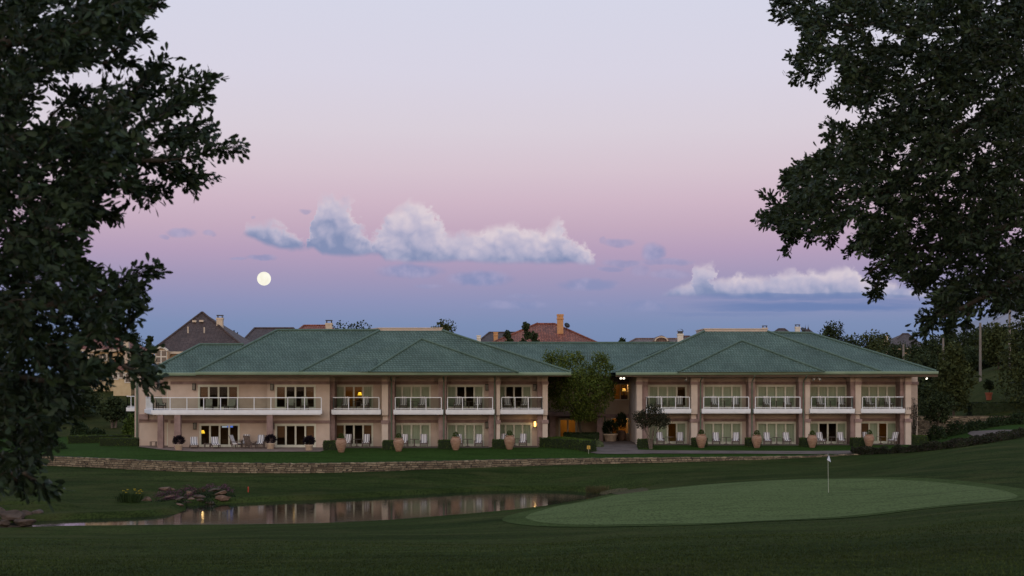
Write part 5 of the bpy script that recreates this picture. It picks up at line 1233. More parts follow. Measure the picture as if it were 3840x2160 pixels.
for i, (px, top, w, Y, b) in enumerate(((3180, 1262, 130, 215, 0), (3250, 1248, 140, 222, 1), (3300, 1255, 120, 230, 1), (3355, 1292, 150, 200, 0), (3440, 1285, 130, 215, 0), (3500, 1262, 100, 232, 0), (3555, 1238, 90, 240, 0), (3620, 1245, 130, 236, 0), (3680, 1228, 110, 242, 0), (3740, 1230, 150, 232, 0), (3830, 1236, 160, 236, 0), (3470, 1330, 150, 185, 0), (3400, 1340, 140, 180, 0), (3640, 1300, 170, 200, 0), (3760, 1310, 170, 195, 0))):
    tree('treeline_tree', ('olive' if b else 'dark') + ' tree of the wooded line at the right horizon, %s from its left end' % ['first', 'second', 'third', 'fourth', 'fifth', 'sixth', 'seventh', 'eighth', 'ninth', 'tenth', 'eleventh', 'twelfth', 'thirteenth', 'fourteenth', 'fifteenth'][[0, 1, 2, 3, 5, 7, 8, 9, 11, 12, 14, 6, 4, 10, 13][i]], px, top, w, Y, M['bgtree_b' if b else 'bgtree'], 140 + i, 'trees of the right horizon', 3000, .42, .1, taper=.5)
tree('shade_tree', 'large dark tree standing right of the right wing', 3575, 1292, 170, 158, M['bgtree_b'], 161, 'trees right of the right wing', 5600, .36, .12, cone=0, lobes=12)
tree('shade_tree', 'broad dark tree at the right edge behind the grass bank', 3862, 1180, 230, 158, M['bgtree_b'], 162, 'trees right of the right wing', 7000, .36, .02, lobes=14, taper=.5)
tree('shade_tree', 'leafy olive tree in front of the pole below the pale blue roof', 3745, 1215, 130, 185, M['bgtree_b'], 166, 'trees right of the right wing', 4200, .36, .12, lobes=10, taper=.4)
tree('shade_tree', 'shorter pale trunked tree on the lawn beyond the right corner hedge', 3520, 1470, 150, 148, M['bgtree'], 163, 'trees right of the right wing', 2600, .26, .35, stems=3, trunk_r=.08, bark='bark_pale')
tree('shade_tree', 'dark lower tree left of the hidden bank wall', 3475, 1440, 95, 156, M['bgtree'], 164, 'trees right of the right wing', 2200, .3, .05)
hp = hit(3708, 1500); Yp = hp[1]; x, z = hp[0], hp[2]; kp = Yp / 168; print('topiary', hp)
tree('topiary_tree', 'small round topiary tree in a red pot on the grass bank', 3709, 1424, 36, Yp + .02, M['bgtree'], 165, None, 900, .22, .42, lobes=5, trunk_r=.06, taper=.4, zb=z + .5)
t = thing('red_pot', 'red clay pot holding the small topiary tree', 'pot', (x, Yp, z - .04)); MB().lathe([(.28, 0), (.34, .5), (.42, .8), (.42, .88), (.34, .88)], n=18).build('pot', M['red_pot'], t)
LB_ = 'trees left of the left wing'
for i, (px, top, w, Y, st, lab) in enumerate(((425, 1490, 130, 158, 3, 'multi stemmed dark tree behind the left hedges'), (310, 1440, 180, 165, 1, 'dark tree behind the left oak, beside the red roofed house'), (180, 1400, 220, 160, 1, 'dark tree half hidden behind the middle of the left oak'), (40, 1380, 240, 168, 1, 'dark tree at the far left behind the oak'), (495, 1520, 80, 165, 1, 'low dark tree at the left wing downspout'), (560, 1262, 60, 215, 1, 'treetop left of the pointed roof'), (500, 1252, 110, 222, 1, 'dark treetop behind the red roofed house'))):
    tree('shade_tree', lab, px, top, w, Y, M['bgtree'], 180 + i, LB_, 2400, .32, .3 if st > 1 else .12, stems=st, trunk_r=.12, bark='bark_pale' if st > 1 else 'bark')
for i, (px, top, bot, Y) in enumerate(((3388, 1290, 1380, 190), (3537, 1268, 1380, 196), (3676, 1210, 1400, 176), (3786, 1142, 1400, 178))):
    x = Xp(px, Y); z0, z1 = ground(x, Y), Zp(top, Y); o = MB().tube([(0, 0, -.5), (0, 0, z1 - z0)], [.17, .13], 10).build('utility_pole', M['pole'], loc=(x, Y, z0))
    tag(o, 'bare grey pole above the trees, %s' % ['leftmost of four', 'second of four from the left', 'third of four, before the pale blue roof', 'rightmost of four, behind oak leaves'][i], 'pole', 'bare poles among the right trees')

# dark hedge and low stone wall on the right bank
for a, b, Yh, hgt, seed, lab in ((3640, 4000, 158, 1.2, 60, 'long dark hedge below the grass bank at the right edge'),):
    hedge('hedge', [(Xp(a, Yh), Yh), (Xp(b, Yh), Yh), (Xp(b, Yh), Yh + 1.5), (Xp(a, Yh), Yh + 1.5)], Zp(1517, Yh) - Zp(1560, Yh) + .2, M['bush_dark'], seed, lab, leaf=.2, dens=60, z=Zp(1560, Yh))
Yw_ = 154.0; m = MB(); m.box(Xp(3440, Yw_), Xp(4000, Yw_), Yw_, Yw_ + .5, -.5, Zp(1560, Yw_)); o = m.build('retaining_wall', M['stonewall']); tag(o, 'low shadowed stone wall on the bank right of the right wing', 'stone wall')
for i, (a, b, top, bot, Y) in enumerate(((3480, 3560, 1592, 1650, 143), (3550, 3640, 1580, 1640, 147), (3620, 3720, 1572, 1616, 149), (3700, 3800, 1570, 1612, 150), (3780, 3880, 1560, 1610, 150))):
    bush('shrub', a, b, top, bot, M['bush_dark'], 70 + i, 'dark shrub on the right bank, %s in the row below the low stone wall' % ORD[i], group='dark shrubs on the right bank', leaf=.2, n=1300, Y=Y)
# climbing plant on the end wall
t = thing('climbing_plant', 'bare dark climbing plant on the end wall of the right wing', 'plant', (Xp(3428, 141.8), 141.8, 0)); m = MB(); g = np.random.default_rng(4); P = []
for i in range(9):
    x = g.uniform(-.25, .25); pts = [(x, 0, -.2)]
    for k in range(7): x += g.uniform(-.14, .14); pts.append((x, -.02 - .02 * k, .2 + k * .62 * g.uniform(.85, 1.1))); P.append(pts[-1])
    m.tube(pts, [.03] * 5 + [.02, .015, .01], 5)
m.build('stem', M['lamp_metal'], t); P = np.repeat(np.array(P), 5, 0) + g.normal(0, .13, (len(P) * 5, 3)); V, Fc = leaf_geo(P, g.normal(size=P.shape), .18, .09, g); np_mesh('foliage', V, Fc, M['myrtle'], t)

# low flowering shrub bed along the right path
def shrub_bed():
    g = np.random.default_rng(9); pts = [(3200, 1708), (3300, 1707), (3400, 1703), (3500, 1694), (3600, 1683), (3700, 1668), (3800, 1652), (3900, 1634), (4000, 1615)]
    line = [hit(px, py - 4) for px, py in pts]; P = []
    for i in range(len(line) - 1):
        a, b = np.array(line[i]), np.array(line[i + 1]); n = 3400; u = g.uniform(0, 1, (n, 1)); c = a + (b - a) * u; off = g.uniform(0, 1, (n, 1))
        wide = 1.5 + 1.6 * (i / len(line)); q = c + off * np.array([[.1, wide, 0]])
        q[:, 2] = zt_flat(q[:, 0], q[:, 1]); lump = .5 + .5 * np.sin(q[:, 0] * 2.1) * np.sin(q[:, 0] * .83 + q[:, 1] * 2.3)
        hgt = (.30 + .38 * lump) * np.sqrt(np.clip(np.minimum(off[:, 0], 1 - off[:, 0]) * 6, 0, 1)); q[:, 2] += hgt * g.uniform(.15, 1.08, n); P.append(q)
    P = np.concatenate(P); V, Fc = quad_geo(P, .15, g); o = np_mesh('shrub_bed', V, Fc, M['cover']); tag(o, 'low dark flowering shrubs massed along the right path', 'shrub bed', kind='stuff')
shrub_bed()

# ------------------------------------------------------------------ rocks, flowers and reeds at the pond
def boulder(size, seed, mat):
    import bmesh
    bm = bmesh.new(); bmesh.ops.create_icosphere(bm, subdivisions=4, radius=1); g = np.random.default_rng(seed); k = g.normal(size=(16, 3)); ph = g.uniform(0, 6, 16); cut = [(unit(g.normal(size=(1, 3)))[0], g.uniform(.50, .80)) for _ in range(12)]
    for v in bm.verts:
        p = np.array(v.co)
        for nrm, dd in cut:
            e = p @ nrm - dd
            if e > 0: p = p - nrm * e * .97
        p = p * (1 + .05 * sum(np.sin(3 * (p @ k[i]) + ph[i]) for i in range(6)) * .5 + .02 * sum(np.sin(9 * (p @ k[i]) + ph[i]) for i in range(6, 16)) * .3)
        v.co = p * np.array(size)
    me = bpy.data.meshes.new('boulder'); bm.to_mesh(me); bm.free(); me.materials.append(mat); o = bpy.data.objects.new('boulder', me); col.objects.link(o); return o
RK = [  # px, py of the centre, half width and half height in px, distance, tilt, grey?
    (622, 1836, 24, 11, 99, 0, 0, 'rounded reddish boulder at the top left of the pond outcrop'), (648, 1838, 14, 9, 99.3, 0, 0, 'small round boulder beside the top left boulder of the outcrop'), (552, 1874, 18, 13, 92.5, .2, 0, 'reddish boulder at the left foot of the outcrop'),
    (627, 1866, 28, 8, 93.6, -.25, 0, 'flat slanting slab ringed by pink flowers'), (712, 1850, 16, 9, 95, .1, 0, 'short blocky stone left of the long slab'), (748, 1841, 30, 9, 96, -.2, 0, 'long pale slab across the upper outcrop'), (678, 1869, 22, 6, 92.6, -.15, 1, 'thin low slab under the pink flowers'),
    (718, 1872, 14, 9, 92.5, .1, 0, 'squat pinkish stone low in the outcrop middle'), (750, 1862, 20, 8, 93, 0, 1, 'dark grey stone in the centre of the outcrop'), (748, 1876, 14, 7, 92, 0, 1, 'small greenish stone at the waterline, outcrop middle'), (690, 1884, 32, 10, 91.4, 0, 1, 'broad dark wet rock at the waterline'),
    (830, 1850, 30, 10, 95.3, -.25, 0, 'slanting reddish slab in the right part of the outcrop'), (838, 1871, 28, 14, 93, .05, 0, 'large square reddish block at the right end of the outcrop'), (802, 1838, 24, 7, 97.5, -.1, 1, 'flat stone under the top right flowers'), (868, 1886, 14, 4, 93.2, 0, 1, 'flat pale stone at the waterline right of the outcrop'), (786, 1886, 20, 6, 92, 0, 1, 'low dark stone half in the water, right of centre'),
    (676, 1893, 16, 4, 88.6, .3, 0, 'thin pale stone at the tip of the grass spit'),
    (40, 1938, 46, 18, 84.2, 0, 0, 'long rust brown boulder at the left edge of the pond'), (92, 1962, 44, 14, 80.8, 0, 1, 'dark boulder jutting into the water at the left'), (100, 1932, 30, 12, 85, .1, 0, 'mid sized reddish boulder behind the dark one at the left'), (12, 1962, 22, 12, 81, 0, 0, 'brown boulder beside the small cascade'), (140, 1920, 30, 8, 86.5, -.1, 1, 'low flat stone at the left end of the grass spit'), (-20, 1930, 40, 20, 84, 0, 0, 'boulder at the very left edge of the photo')]
for i, (px, py, hw, hh, Y, tilt, gr, lab) in enumerate(RK):
    if px < 180: Y = (EYE + 1.82) * F / (py - HY); hw, hh, gr = hw * 1.15, hh * 1.35, 1
    elif px < 900: hw, hh = hw * 1.2, hh * 1.0
    s = Y / F; o = boulder((hw * s, hw * s * .8, hh * s * 1.15), 200 + i, M['rock_b' if gr else 'rock']); o.location = W(px, py, Y); o.rotation_euler = (0, tilt, .3 * math.sin(i)); tag(o, lab, 'boulder', 'boulders at the pond edge')
m = np.random.default_rng(12)
def mound():
    pts = [(540, 1880), (620, 1850), (720, 1836), (800, 1828), (870, 1834), (885, 1880), (800, 1888), (700, 1896)]
def cover(name, strips, mat, seed, label, leaf, cat='flowers', thick=.22):
    g = np.random.default_rng(seed); P = []
    for (px0, py0, px1, py1, Y0, Y1, n, sp) in strips:
        u = g.uniform(0, 1, (n, 1)); a, b = np.array(W(px0, py0, Y0)), np.array(W(px1, py1, Y1)); q = a + (b - a) * u + g.normal(0, 1, (n, 3)) * np.array([.1, .35, sp]); q[:, 2] += .1 * np.sin(q[:, 0] * 5); P.append(q)
    P = np.concatenate(P); V, Fc = quad_geo(P, leaf, g); return tag(np_mesh(name, V, Fc, mat), label, cat, kind='stuff')
cover('flowering_cover', [(578, 1868, 640, 1850, 94.5, 97, 700, .14), (640, 1850, 720, 1836, 97, 98, 900, .13), (720, 1836, 800, 1826, 98, 99.5, 700, .09), (585, 1878, 690, 1861, 92.5, 94, 1000, .11), (690, 1861, 745, 1846, 94, 95.5, 500, .09), (835, 1826, 872, 1838, 98.5, 97, 400, .10), (800, 1826, 850, 1823, 99.5, 99.5, 200, .06)], M['pinkflower'], 31, 'pink flowering ground cover trailing over the pond rocks', .07)
cover('ground_cover', [(600, 1872, 860, 1838, 95.5, 98, 1400, .14), (740, 1852, 800, 1868, 95, 94, 700, .16), (850, 1850, 885, 1884, 96, 93.5, 500, .15), (560, 1884, 700, 1886, 91, 90.5, 500, .08), (730, 1884, 800, 1884, 92, 92, 500, .12)], M['bush_dark'], 32, 'dark green ground cover between the pond rocks', .11, 'ground cover')
cover('flowering_cover', [(60, 1915, 185, 1910, 87.5, 88, 700, .14), (0, 1915, 60, 1916, 87, 87.5, 300, .12)], M['cover'], 33, 'reddish low plants over the rocks at the left edge', .1, 'ground cover')
# earth bank under the rocks
m = MB(); e = [(530, 1884, 90.6), (600, 1880, 91.5), (700, 1890, 90.5), (800, 1888, 92), (885, 1884, 93.5), (880, 1850, 97.5), (840, 1832, 99.6), (740, 1832, 99.8), (640, 1846, 98.5), (575, 1866, 95.5)]
P = [W(*q) for q in e]; c = np.mean(P, 0); c = (c[0], c[1], c[2] - .12); n = len(P); lo = [(p[0], p[1], WZ - .6) for p in P]
m.add([c] + [(p[0], p[1], p[2] - .22) for p in P] + lo, [(0, 1 + i, 1 + (i + 1) % n) for i in range(n)] + [(1 + i, 1 + n + i, 1 + n + (i + 1) % n, 1 + (i + 1) % n) for i in range(n)]); struct(m.build('earth_bank', M['earth']))
h = hit(487, 1884); t = thing('iris_clump', 'clump of tall green blades with yellow flowers beside the rocks', 'plant', (h[0], h[1], h[2])); g = np.random.default_rng(2); k = F / h[1]
n = 420; bx = g.normal(0, .33, n); by = g.normal(0, .2, n); P = np.column_stack([bx, by, np.zeros(n) - .05]); D = np.column_stack([bx * .5 + g.normal(0, .12, n), g.normal(0, .15, n), np.ones(n)])
V, Fc = leaf_geo(P, D, .62, .035, g); np_mesh('foliage', V, Fc, M['iris'], t); m = MB(); s = MB()
for px, py in ((466, 1838), (481, 1834), (506, 1832), (509, 1836), (530, 1835), (531, 1842), (513, 1849), (527, 1848), (474, 1846), (521, 1840)):
    a = ((px - 487) / k, g.uniform(-.2, .2), (1884 - py) / k * .95); m.tube([(a[0] * .5, a[1] * .5, 0), a], [.008, .006], 4)
    for q in range(5): r = q * 1.26; s.add([a, (a[0] + .05 * math.cos(r), a[1] + .07 * math.sin(r), a[2] + .05), (a[0] + .09 * math.cos(r + .5), a[1] + .09 * math.sin(r + .5), a[2] - .02)], [(0, 1, 2)])
m.build('stem', M['iris'], t); s.build('flower', M['yellow'], t)
h = hit(2240, 1852); n = 500; g = np.random.default_rng(14); P = np.column_stack([g.uniform(-.8, .9, n), g.uniform(-.3, .5, n), np.zeros(n) - .05]); V, Fc = leaf_geo(P, np.column_stack([g.normal(0, .15, n), g.normal(0, .15, n), np.ones(n)]), .55, .02, g)
o = np_mesh('reeds', V, Fc, M['reed']); o.location = (h[0], h[1], h[2]); tag(o, 'thin dry reeds at the right end of the pond', 'reeds', kind='stuff')
dp = [hit(*q)[:2] for q in ((2225, 1849), (2300, 1856), (2340, 1858), (2420, 1846), (2440, 1836), (2380, 1832), (2300, 1838))]; drape('dry_bank', smooth_closed(dp), M['dryb'] if 'dryb' in M else grass_mat('dry_bank_grass', (.085, .075, .042), (.11, .092, .055), (.05, .056, .024), .45, (1, 1, 1)), .03, .5)
x, y, z = W(14, 1966, 80.5); m = MB(); m.add([(-.5, .9, .28), (.05, .95, .28), (.2, .2, -.12), (-.25, .1, -.2), (-.45, .5, .1), (.12, .6, .16)], [(0, 4, 5, 1), (4, 3, 2, 5)]); o = m.build('cascade', M['white'], loc=(x, y, z)); o['kind'] = 'structure'
# ------------------------------------------------------------------ the two near live oaks
def in_poly(x, y, poly):
    return poly_sd(x, y, np.array(poly, float)) < 0
def oak(label, trunk_xy, crown_c, crown_r, poly, holes, sprays, Ylo, Yhi, n_mass, n_off, mat, seed, leaf_len, limbs, lump_hi=.35):
    g = np.random.default_rng(seed); tx, ty = trunk_xy; zg = ground(tx, ty)
    t = thing('live_oak', label, 'tree', (tx, ty, zg)); org = np.array([tx, ty, zg])
    poly = [(x * 1.4907, y * 1.4907) for x, y in poly]; xs = [p[0] for p in poly]; ys = [p[1] for p in poly]
    tw_base, tw_dir, tw_len = [], [], []
    # twigs through the crown that shows in the frame
    cnt = 0
    while cnt < n_mass:
        px = g.uniform(min(xs), max(xs), 4000); py = g.uniform(min(ys), max(ys), 4000); k = in_poly(px, py, poly)
        for h, pr in holes: k &= ~(in_poly(px, py, [(x * 1.4907, y * 1.4907) for x, y in h]) & (g.uniform(size=4000) > pr))
        # clumps: dense and thin places through the crown
        lump = np.sin(px * .018 + 1.3 * np.sin(py * .012)) * np.sin(py * .021 + seed) + .5 * np.sin(px * .05 + py * .04)
        k &= lump > g.uniform(-1.5, lump_hi, 4000); px, py = px[k], py[k]
        Y = Ylo + (Yhi - Ylo) * g.beta(1.6, 1.6, len(px)); X = (px - CX) / F * Y; Z = EYE - (py - HY) / F * Y
        P = np.stack([X, Y, Z], 1); d = P - np.array(crown_c); d[:, 2] *= .45; d = unit(d) + g.normal(0, .55, d.shape) + [0, 0, -.05]
        tw_base.append(P - unit(d) * .10); tw_dir.append(unit(d)); tw_len.append(g.uniform(.09, .22, len(P)) * leaf_len / .075); cnt += len(P)
    # rest of the crown, outside the picture
    U = unit(g.normal(size=(n_off, 3))); P = np.array(crown_c) + U * np.array(crown_r) * g.uniform(.3, 1, (n_off, 1)) ** .5 * (1 + .16 * np.sin(U[:, :1] * 6) * np.cos(U[:, 2:] * 5))
    ppx = CX + F * P[:, 0] / np.maximum(P[:, 1], .5); ppy = HY - F * (P[:, 2] - EYE) / np.maximum(P[:, 1], .5)
    k = (P[:, 2] > zg + 1.6) & ~((ppx > -60) & (ppx < 3900) & (ppy > -60) & (ppy < 2250)) & (P[:, 1] > 2.5); P = P[k]; d = unit(U[k] + g.normal(0, .5, P.shape)); tw_base.append(P); tw_dir.append(d); tw_len.append(g.uniform(.28, .5, len(P)) * leaf_len / .075)
    br = MB()
    for pts, Y0 in sprays:     # long shoots that stick out of the crown
        q = [np.array(W(x * 1.4907, y * 1.4907, Y0 + .15 * i)) for i, (x, y) in enumerate(pts)]
        br.tube([tuple(p - org) for p in q], np.linspace(.010, .003, len(q)), 5)
        seg = np.diff(np.array(q), axis=0); L_ = np.linalg.norm(seg, axis=1)
        for a, s, l in zip(q[:-1], seg, L_):
            m = int(l / .0095 * .075 / leaf_len); u = np.linspace(0, 1, m + 1)[:-1, None]; b = a + s * u + g.normal(0, .008, (m, 3)); dd = unit(unit(s[None]) * .9 + unit(g.normal(size=(m, 3))) * .8)
            tw_base.append(b); tw_dir.append(dd); tw_len.append(g.uniform(.03, .125, m) * np.linspace(1.25, .75, m) * leaf_len / .075)
    B, D, Ln = np.concatenate(tw_base), np.concatenate(tw_dir), np.concatenate(tw_len)
    # leaves along every twig
    LP, LD = [], []; per = 10
    for j in range(per):
        f = (j + .5) / per; keep = g.uniform(size=len(B)) < np.where(Ln < .13 * leaf_len / .075, .28, .92)
        side = unit(np.cross(D, g.normal(size=D.shape))); LP.append((B + D * (Ln * f)[:, None] + g.normal(0, .012, B.shape))[keep]); LD.append((D * (.75 + .35 * f) + side * (.85 - .4 * f) + [0, 0, -.08])[keep])
    LP, LD = np.concatenate(LP) - org, np.concatenate(LD); V, Fc = leaf_geo(LP, LD, leaf_len, leaf_len * .44, g, .12); np_mesh('crown', V, Fc, mat, t)
    # twig wood: thin triangular spars
    k = g.uniform(size=len(B)) < .8; b, d, l = B[k] - org, D[k], Ln[k][:, None]; s = unit(np.cross(d, g.normal(size=d.shape))) * .0025; u = np.cross(d, s)
    V = np.stack([b + s, b - s * .5 + u, b - s * .5 - u, b + d * l], 1).reshape(-1, 3); i = np.arange(len(b))[:, None] * 4
    np_mesh('twigs', V, np.concatenate([i + np.array([[0, 1, 3]]), i + np.array([[1, 2, 3]]), i + np.array([[2, 0, 3]])]), M['bark'], t)
    cz = crown_c[2] - zg
    br.tube([(0, 0, -.4), (0, 0, .3), (.05, .05, cz * .35), (.1, .0, cz * .7), (0, 0, cz * 1.05), (.1, .1, cz * 1.28)], [.48, .36, .30, .24, .14, .03], 14)
    for i in range(9):
        a = i * 2.4; e = np.array(crown_c) - org + np.array(crown_r) * [.78 * math.cos(a), .78 * math.sin(a), .45 * math.sin(i * 1.9)]; e2 = e + org
        px_ = CX + F * e2[0] / max(e2[1], .5)
        if -300 < px_ < 4100: continue
        br.tube([(0, 0, cz * (.5 + .06 * i)), tuple(e * .5 + [0, 0, cz * (.25 + .03 * i)]), tuple(e)], [.11, .07, .015], 8)
    for pts in limbs:
        q = [(0, 0, pts[0])] + [tuple(np.array(W(x * 1.4907, y * 1.4907, Y)) - org) for x, y, Y in pts[1]]
        mid = tuple((np.array(q[0]) * .5 + np.array(q[1]) * .5) + [0, 0, .12]); q = [q[0], mid] + q[1:]
        br.tube(q, np.linspace(pts[2], .012, len(q)), 8)
    br.build('trunk', M['bark'], t, True)
    return t
LP = [(-60, -60), (330, -60), (395, 0), (360, 25), (335, 55), (330, 90), (285, 105), (250, 150), (205, 165), (165, 200), (105, 225), (70, 300), (150, 320), (215, 300), (250, 235), (275, 205), (310, 225), (330, 250), (325, 300), (345, 330), (365, 380), (350, 420), (320, 455),
      (280, 490), (240, 545), (205, 590), (205, 640), (250, 690), (295, 705), (300, 745), (280, 775), (285, 830), (310, 880), (315, 930), (235, 960), (205, 1025), (150, 1070), (115, 1130), (70, 1190), (40, 1220), (-60, 1228)]
LH = [([(60, 250), (110, 190), (165, 165), (225, 225), (245, 250), (160, 312), (60, 318)], .12), ([(205, 590), (250, 610), (230, 680), (190, 650)], 0), ([(210, 850), (345, 840), (350, 905), (215, 915)], .16), ([(285, 900), (350, 900), (350, 1000), (270, 1000)], .2), ([(200, 980), (350, 960), (350, 1100), (180, 1100)], .25)]
LS = [([(360, 310), (420, 270), (480, 225), (537, 200)], 9.2), ([(390, 345), (450, 320), (527, 312)], 9.6), ([(410, 405), (480, 395), (540, 375), (605, 370)], 9.0), ([(400, 440), (450, 450), (532, 440)], 9.4), ([(320, 250), (370, 200), (418, 148)], 9.5), ([(300, 75), (350, 35), (400, 0)], 9.0),
      ([(330, 260), (400, 230), (470, 190)], 10.2), ([(250, 740), (310, 705), (394, 672)], 8.8), ([(270, 830), (300, 770), (345, 725)], 8.4), ([(300, 720), (330, 745), (352, 740)], 8.7), ([(300, 870), (330, 800), (340, 760)], 8.9), ([(310, 920), (350, 940), (392, 955)], 8.0), ([(300, 870), (360, 900), (385, 925)], 8.3), ([(60, 1190), (100, 1215), (135, 1230)], 7.6), ([(30, 1190), (60, 1235)], 7.8),
      ([(180, 460), (240, 540), (215, 560)], 9.3), ([(420, 430), (470, 440), (480, 470)], 9.1), ([(280, 130), (330, 100), (355, 85)], 9.6), ([(400, 300), (440, 270), (520, 245)], 9.9), ([(420, 380), (500, 350), (530, 345)], 10.1), ([(320, 290), (350, 240), (385, 190), (395, 170)], 9.7), ([(330, 330), (390, 300), (450, 265)], 9.0), ([(340, 370), (420, 350), (470, 340)], 9.4), ([(340, 400), (400, 415), (450, 420)], 9.2), ([(300, 450), (360, 465), (410, 480)], 9.3), ([(300, 470), (350, 490), (390, 500)], 9.0), ([(130, 290), (170, 255), (200, 235)], 9.6), ([(200, 300), (190, 260), (230, 240)], 9.8), ([(250, 160), (300, 150), (330, 165)], 9.5), ([(240, 520), (280, 540), (300, 545)], 9.1)]
oak('near live oak at the left edge with its trunk out of view', (-6.2, 9.6), (-5.4, 9.4, 6.4), (3.4, 3.0, 3.8), LP, LH, LS, 7.4, 10.6, 3900, 5200, M['oak'], 1, .062,
    [(3.2, [(-100, 330, 9.4), (120, 370, 9.3), (300, 400, 9.2), (420, 405, 9.1)], .10), (3.6, [(-60, 120, 9.2), (120, 90, 9.1), (300, 75, 9.0)], .08), (2.6, [(-60, 760, 8.8), (120, 770, 8.7), (280, 735, 8.7)], .08), (2.1, [(-80, 930, 8.4), (120, 960, 8.3), (280, 930, 8.2)], .03), (3.3, [(100, 480, 9.6), (200, 470, 9.5), (330, 300, 9.5)], .06)])
zq = lambda pts: [((2780 + x / 1.1142) * .6708, y / 1.1142 * .6708) for x, y in pts]
RP = zq([(170, -90), (150, 0), (190, 75), (245, 95), (275, 150), (250, 195), (235, 250), (250, 310), (330, 305), (375, 255), (435, 290), (410, 370), (420, 415), (490, 440), (520, 480), (490, 530), (420, 535), (440, 580), (370, 610), (280, 660), (225, 705), (195, 760), (215, 830), (180, 880), (110, 860), (105, 910), (160, 960),
         (215, 1000), (280, 980), (370, 990), (435, 930), (490, 905), (500, 960), (470, 1045), (560, 1055), (535, 1130), (515, 1175), (570, 1210), (640, 1140), (700, 1165), (745, 1190), (820, 1165), (800, 1255), (830, 1300), (780, 1330), (770, 1370), (830, 1305), (900, 1320), (1000, 1330), (1080, 1295), (1260, 1290), (1260, -90)])
RH = [(zq([(512, 95), (560, 105), (640, 130), (700, 160), (680, 195), (600, 175), (550, 190), (525, 145)]), 0), (zq([(510, 850), (640, 845), (600, 900), (530, 890)]), .2)]
RS = [(zq([(230, 870), (150, 860), (95, 815)]), 16), (zq([(220, 930), (140, 930), (68, 910)]), 15.6), (zq([(200, 950), (215, 1000), (188, 1048)]), 15.8), (zq([(240, 740), (190, 730), (168, 790)]), 16), (zq([(290, 300), (250, 310), (212, 328)]), 16.4), (zq([(250, 250), (208, 235)]), 16.2), (zq([(350, 300), (300, 350)]), 16.5),
      (zq([(440, 560), (400, 530), (362, 510)]), 16.3), (zq([(400, 610), (370, 570), (358, 565)]), 16), (zq([(440, 400), (400, 430), (385, 375)]), 16.4), (zq([(190, 80), (150, 40), (135, 0)]), 16.2), (zq([(560, 1190), (570, 1230), (545, 1225)]), 15.5), (zq([(880, 1250), (820, 1320), (770, 1390), (740, 1402)]), 14.6), (zq([(830, 1310), (780, 1330), (745, 1335)]), 14.7), (zq([(720, 1170), (740, 1210), (770, 1190)]), 15),
      (zq([(480, 1030), (455, 1065)]), 15.4), (zq([(380, 980), (370, 1015)]), 15.6), (zq([(290, 980), (280, 1000)]), 15.7), (zq([(900, 1310), (850, 1360), (880, 1370)]), 14.5), (zq([(950, 1310), (935, 1375)]), 14.8)]
oak('near live oak filling the upper right with its trunk out of view', (8.4, 16.5), (7.6, 16.2, 8.2), (4.2, 3.6, 4.4), RP, RH, RS, 13.8, 19.0, 7000, 6500, M['oak_r'], 2, .072,
    [(4.5, [(2560, 250, 16.2), (2400, 330, 16.2), (2250, 480, 16.1), (2080, 500, 16.0), (1980, 520, 15.9)], .07), (5.0, [(2560, 60, 16.5), (2400, 80, 16.5), (2200, 60, 16.4), (2000, 70, 16.3)], .06), (3.8, [(2570, 560, 15.8), (2420, 600, 15.6), (2250, 640, 15.5), (2180, 690, 15.4)], .055), (3.0, [(2560, 700, 15), (2450, 760, 14.8), (2370, 800, 14.6)], .07), (5.4, [(2480, 160, 16.8), (2300, 220, 16.6), (2100, 180, 16.5)], .07)], .2)
# ------------------------------------------------------------------ moon
Ym = 2600.0; t = MB(); import bmesh
bm = bmesh.new(); bmesh.ops.create_uvsphere(bm, u_segments=48, v_segments=32, radius=25.0 / F * Ym * 1.03); me = bpy.data.meshes.new('moon'); bm.to_mesh(me); bm.free()
for p in me.polygons: p.use_smooth = True
m, nt, b = new_mat('moonlit_regolith'); N, Lk = nt.nodes, nt.links
n = N.new('ShaderNodeTexNoise'); n.inputs['Scale'].default_value = .09; n.inputs['Detail'].default_value = 4; tc = N.new('ShaderNodeTexCoord'); Lk.new(tc.outputs['Object'], n.inputs['Vector'])
cr = N.new('ShaderNodeValToRGB'); cr.color_ramp.elements[0].position = .35; cr.color_ramp.elements[0].color = (.93, .89, .74, 1); cr.color_ramp.elements[1].position = .6; cr.color_ramp.elements[1].color = (1, .97, .84, 1)
Lk.new(n.outputs['Fac'], cr.inputs[0]); Lk.new(cr.outputs[0], b.inputs['Emission Color']); b.inputs['Emission Strength'].default_value = 1.0; b.inputs['Base Color'].default_value = (0, 0, 0, 1); b.inputs['Specular IOR Level'].default_value = 0
me.materials.append(m); moon = bpy.data.objects.new('moon', me); col.objects.link(moon); moon.location = W(990, 1045, Ym); tag(moon, 'full pale yellow moon low in the dusk sky left of the clouds', 'moon')

